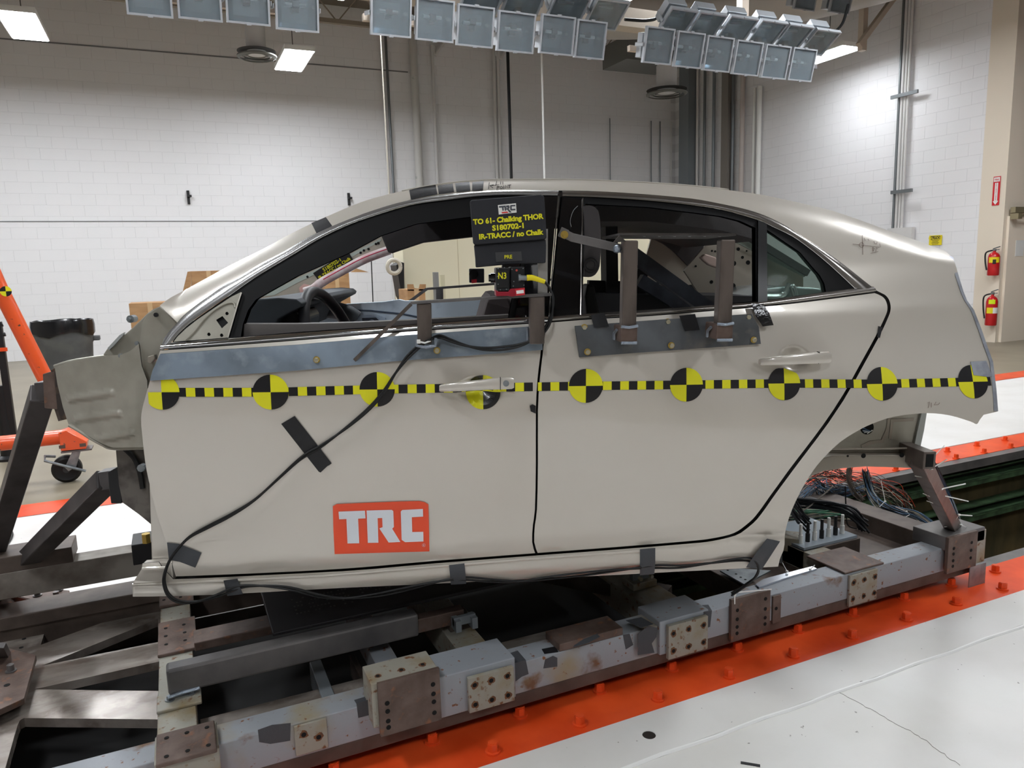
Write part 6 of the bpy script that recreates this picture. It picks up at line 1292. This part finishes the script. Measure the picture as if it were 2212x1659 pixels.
# ================================================================ things standing further back
# orange wheeled frame (gantry leg with caster)
YC = 6.14
gn = empty('wheeled_gantry', (-.82, YC, 0), 'scratched orange tubular gantry leg on a braked caster behind the sled', 'gantry')
m_gor = M('gantry_orange', (226, 88, 36), .35, coat=.2, var=((80, 60, 50), 26, .66, .7))
G = lambda px, py: wy(px, py, YC)
b = MB(); b.tube([G(-60, 490), G(0, 625), G(104, 830)], .052, 20); b.build('diagonal_tube', m_gor, gn, smooth=True)
b = MB(); b.tube([G(-200, 968), G(0, 958), G(150, 942)], .053, 20); b.build('base_tube', m_gor, gn, smooth=True)
b = MB(); b.prism([G(*p) + Vector((0, -.07, 0)) for p in ((128, 932), (146, 926), (190, 950), (188, 965), (134, 970))], (0, .14, 0)); gf = b.build('foot_box', m_gor, gn, bev=.004)
for px, py in ((137, 961), (181, 957)): b = MB(); c = G(px, py) + Vector((0, -.072, 0)); b.box(c.x - .02, c.x + .02, c.y, c.y + .003, c.z - .012, c.z + .012); b.build('foot_slot', m_brown, gf)
b = MB(); a = G(134, 972); c = G(200, 966); b.box(a.x, c.x, YC - .07, YC + .07, a.z - .012, a.z); b.build('caster_plate', m_dsteel, gn)
ct = G(145, 1012); rw = .098
b = MB(); b.lathe((ct.x, YC - .035, rw), [(rw * .62, .0), (rw * .8, -.005), (rw, .01), (rw, .06), (rw * .8, .075), (rw * .62, .07)], 28, axis='y'); b.build('tyre', m_rubber, gn, smooth=True)
b = MB()
for k in range(5): a_ = 2 * math.pi * k / 5; b.bar((ct.x, YC, rw), (ct.x + rw * .66 * math.cos(a_), YC, rw + rw * .66 * math.sin(a_)), .03, .022, (0, 1, 0))
b.cyl((ct.x, YC - .04, rw), (ct.x, YC + .04, rw), .024, 16); b.build('wheel_spokes', M('wheel_grey', (52, 54, 58), .5), gn)
b = MB(); b.prism([G(x, y) + Vector((0, -.055, 0)) for x, y in ((158, 972), (176, 972), (166, 1005), (150, 1014), (142, 1006))], (0, .006, 0)); b.build('fork', m_steelg, gn)
b = MB(); b.tube([G(188, 1012) + Vector((0, -.08, 0)), G(150, 1003) + Vector((0, -.08, 0)), G(100, 990) + Vector((0, -.08, 0)), G(98, 984) + Vector((0, -.02, 0)), G(120, 986)], .010, 6); b.build('brake_lever', m_steelg, gn)
c = G(16, 629) + Vector((-.0, -.056, 0)); b = MB(); n = 10
for q in range(4):
    for j in range(5):
        a0, a1 = math.pi / 2 * (q + j / 5), math.pi / 2 * (q + (j + 1) / 5); r_ = .035
        b.add([c, c + Vector((r_ * math.cos(a0), 0, r_ * math.sin(a0))), c + Vector((r_ * math.cos(a1), 0, r_ * math.sin(a1)))], [(0, 1, 2)], q % 2)
b.build('round_target', [m_tyel, m_tblk], gn, fix=False)
# black instrument stand cut by the left edge
st_ = empty('instrument_stand', wz(-10, 1000, 0), 'black stand with handles cut off by the left edge of the frame', 'stand'); Ys = 7.2
b = MB(); b.box(wy(-12, 700, Ys).x, wy(4, 700, Ys).x, Ys - .03, Ys + .03, 0, wy(0, 695, Ys).z); b.build('column', m_black, st_, bev=.004)
for py, xe in ((705, 6), (726, 12), (764, 10)): a = wy(-6, py, Ys); c = wy(xe, py - 4, Ys); b = MB(); b.tube([a, c], .016, 8); b.build('arm', m_black, st_)
b = MB(); a = wy(-6, 757, Ys - .04); b.box(a.x, a.x + .07, Ys - .05, Ys - .035, a.z - .01, a.z + .02); b.build('orange_band', m_orange, st_)
b = MB(); b.lathe((wy(-6, 800, Ys).x, Ys, 0), [(.10, 0), (.10, .02), (.06, .04), (.045, .3), (.04, .62)], 16); b.build('weighted_base', m_black, st_, smooth=True)
# trash can with liner
YT = 11.0; a, c = wy(67, 700, YT), wy(200, 690, YT); tx = (a.x + c.x) / 2; tr_ = (c.x - a.x) / 2; zt_ = (a.z + c.z) / 2
tc_ = empty('trash_can', (tx, YT, 0), 'grey round trash can with a black liner by the far wall', 'trash can'); mg = M('bin_grey', (104, 106, 106), .6, var=((88, 90, 92), 4, .4, .6))
b = MB(); b.lathe((tx, YT, 0), [(tr_ * .78, 0), (tr_ * .93, zt_ - .28), (tr_ * .97, zt_ - .26), (tr_ * .985, zt_ - .12), (tr_ * 1.02, zt_ - .11), (tr_ * 1.03, zt_ - .03)], 36); b.build('body', mg, tc_, smooth=True)
b = MB(); n = 36; vs = []
for r_, z_ in ((.9, -.14), (.97, .0), (1.03, .02), (1.06, -.04), (1.05, -.15)):
    vs += [(tx + tr_ * (r_ + random.uniform(-.006, .006)) * math.cos(2 * math.pi * i / n), YT + tr_ * r_ * math.sin(2 * math.pi * i / n), zt_ + z_ + (random.uniform(-.006, .006) if z_ > -.1 else .03 * math.sin(i * .7) + random.uniform(-.01, .01))) for i in range(n)]
b.add(vs, [(q * n + i, q * n + (i + 1) % n, (q + 1) * n + (i + 1) % n, (q + 1) * n + i) for q in range(4) for i in range(n)] + [tuple(range(n))]); b.build('liner', M('bin_liner', (20, 20, 22), .25, coat=.3), tc_, smooth=True)
b = MB(); b.box(tx + tr_ * .95, tx + tr_ * 1.18, YT - .06, YT + .06, zt_ - .26, zt_ - .2); b.build('handle', mg, tc_, bev=.01)
text('0', .12, (tx + tr_ * .0, YT - tr_ * .92, .22), (1, 0, 0), (0, 0, 1), M('bin_print', (70, 72, 76), .6), parent=tc_, name='printed_number')
# cardboard boxes
m_card = M('cardboard', (176, 138, 98), .8, var=((160, 122, 84), 3, .4, .6, (1, 1, 4)))
def carton(px0, px1, Y, d, lb, flaps=()):
    a, c = wy(*px0, Y), wy(*px1, Y); e = empty('cardboard_box', ((a.x + c.x) / 2, Y, 0), lb, 'box'); b = MB(); b.box(a.x, c.x, Y, Y + d, 0.0, a.z); b.build('carton', m_card, e, bev=.004)
    for fp_ in flaps: b = MB(); b.prism([wy(x, y, Y) for x, y in fp_], (0, .01, 0)); b.build('flap', m_card, e)
    b = MB(); b.box((a.x + c.x) / 2 - .03, (a.x + c.x) / 2 + .03, Y - .003, Y - .001, .2, a.z); b.build('packing_tape', M('packing_tape', (196, 164, 124), .4), e)
    return e
carton((278, 656), (372, 700), 11.0, .6, 'cardboard box standing behind the strut tower'); carton((412, 586), (492, 640), 12.2, .7, 'tall cardboard box seen over the windshield pillar', [[(405, 587), (412, 586), (412, 640), (390, 650)]])
carton((700, 589), (758, 660), 12.0, .7, 'tall cardboard box seen through the front window', [[(757, 588), (797, 588), (780, 583), (770, 580)]])
carton((880, 625), (920, 660), 9.0, .4, 'small torn cardboard box seen under the far camera rail', [[(880, 625), (880, 614), (893, 614), (895, 622), (905, 624), (907, 614), (920, 614), (920, 628), (880, 628)]])
# cream partition and things before it
YP_ = 10.0; a = wy(871, 560, YP_); c = wy(1485, 600, YP_)
b = MB(); b.box(a.x, c.x, YP_, YP_ + .5, 0, 2.35); pt = b.build('cream_cabinet', M('cream_panel', (226, 220, 194), .6), label='tall cream cabinet behind the car seen through the windows', cat='cabinet', bev=.006)
x = a.x + .8
while x < c.x: b = MB(); b.box(x, x + .006, YP_ - .004, YP_, 0.05, 2.3); b.build('door_joint', M('cream_joint', (196, 186, 156), .7), pt); x += .9
a = wy(937, 588, 9.6); c = wy(950, 650, 9.6); b = MB(); b.box(a.x, c.x, 9.6, 9.66, 0, a.z); e = b.build('steel_upright', M('upright_grey', (150, 152, 152), .4, .5), label='grey steel upright leaning before the cream cabinet', cat='post', bev=.004)
a = wy(952, 594, 9.7); c = wy(963, 650, 9.7); b = MB(); b.box(a.x, c.x, 9.7, 9.74, 0, a.z); b.build('wood_upright', M('pale_board', (206, 200, 170), .6), label='pale board standing right of the grey upright', cat='board')
b = MB(); b.prism([wy(x, y, 9.8) for x, y in ((856, 573), (866, 566), (873, 568), (873, 650), (868, 640), (861, 600))], (0, .3, 0)); b.build('black_case', m_black, label='tall narrow black case left of the cream cabinet', cat='case')
b = MB(); c = wy(851, 576, 9.75); pts = [c + Vector((.09 * math.cos(a_), 0, .09 * math.sin(a_))) for a_ in [i * math.pi / 10 for i in range(21)]]; b.tube(pts, .028, 8); b.tube([c + Vector((0, 0, .09)), c + Vector((-.01, 0, .35)), c + Vector((-.01, 0, 3.6)), c + Vector((-.01, 0, 5.2))], .008, 6); b.build('hanging_hose', M('hose_cream', (196, 190, 176), .6), smooth=True, label='coiled pale hose hanging by the black case', cat='hose')
b = MB(); b.tube([wy(802, 560, 15.9), wy(806, 660, 15.9)], .012, 6); b.build('wall_cable', m_rubber, smooth=True, label='thin black cable on the far wall seen through the front window', cat='cable')
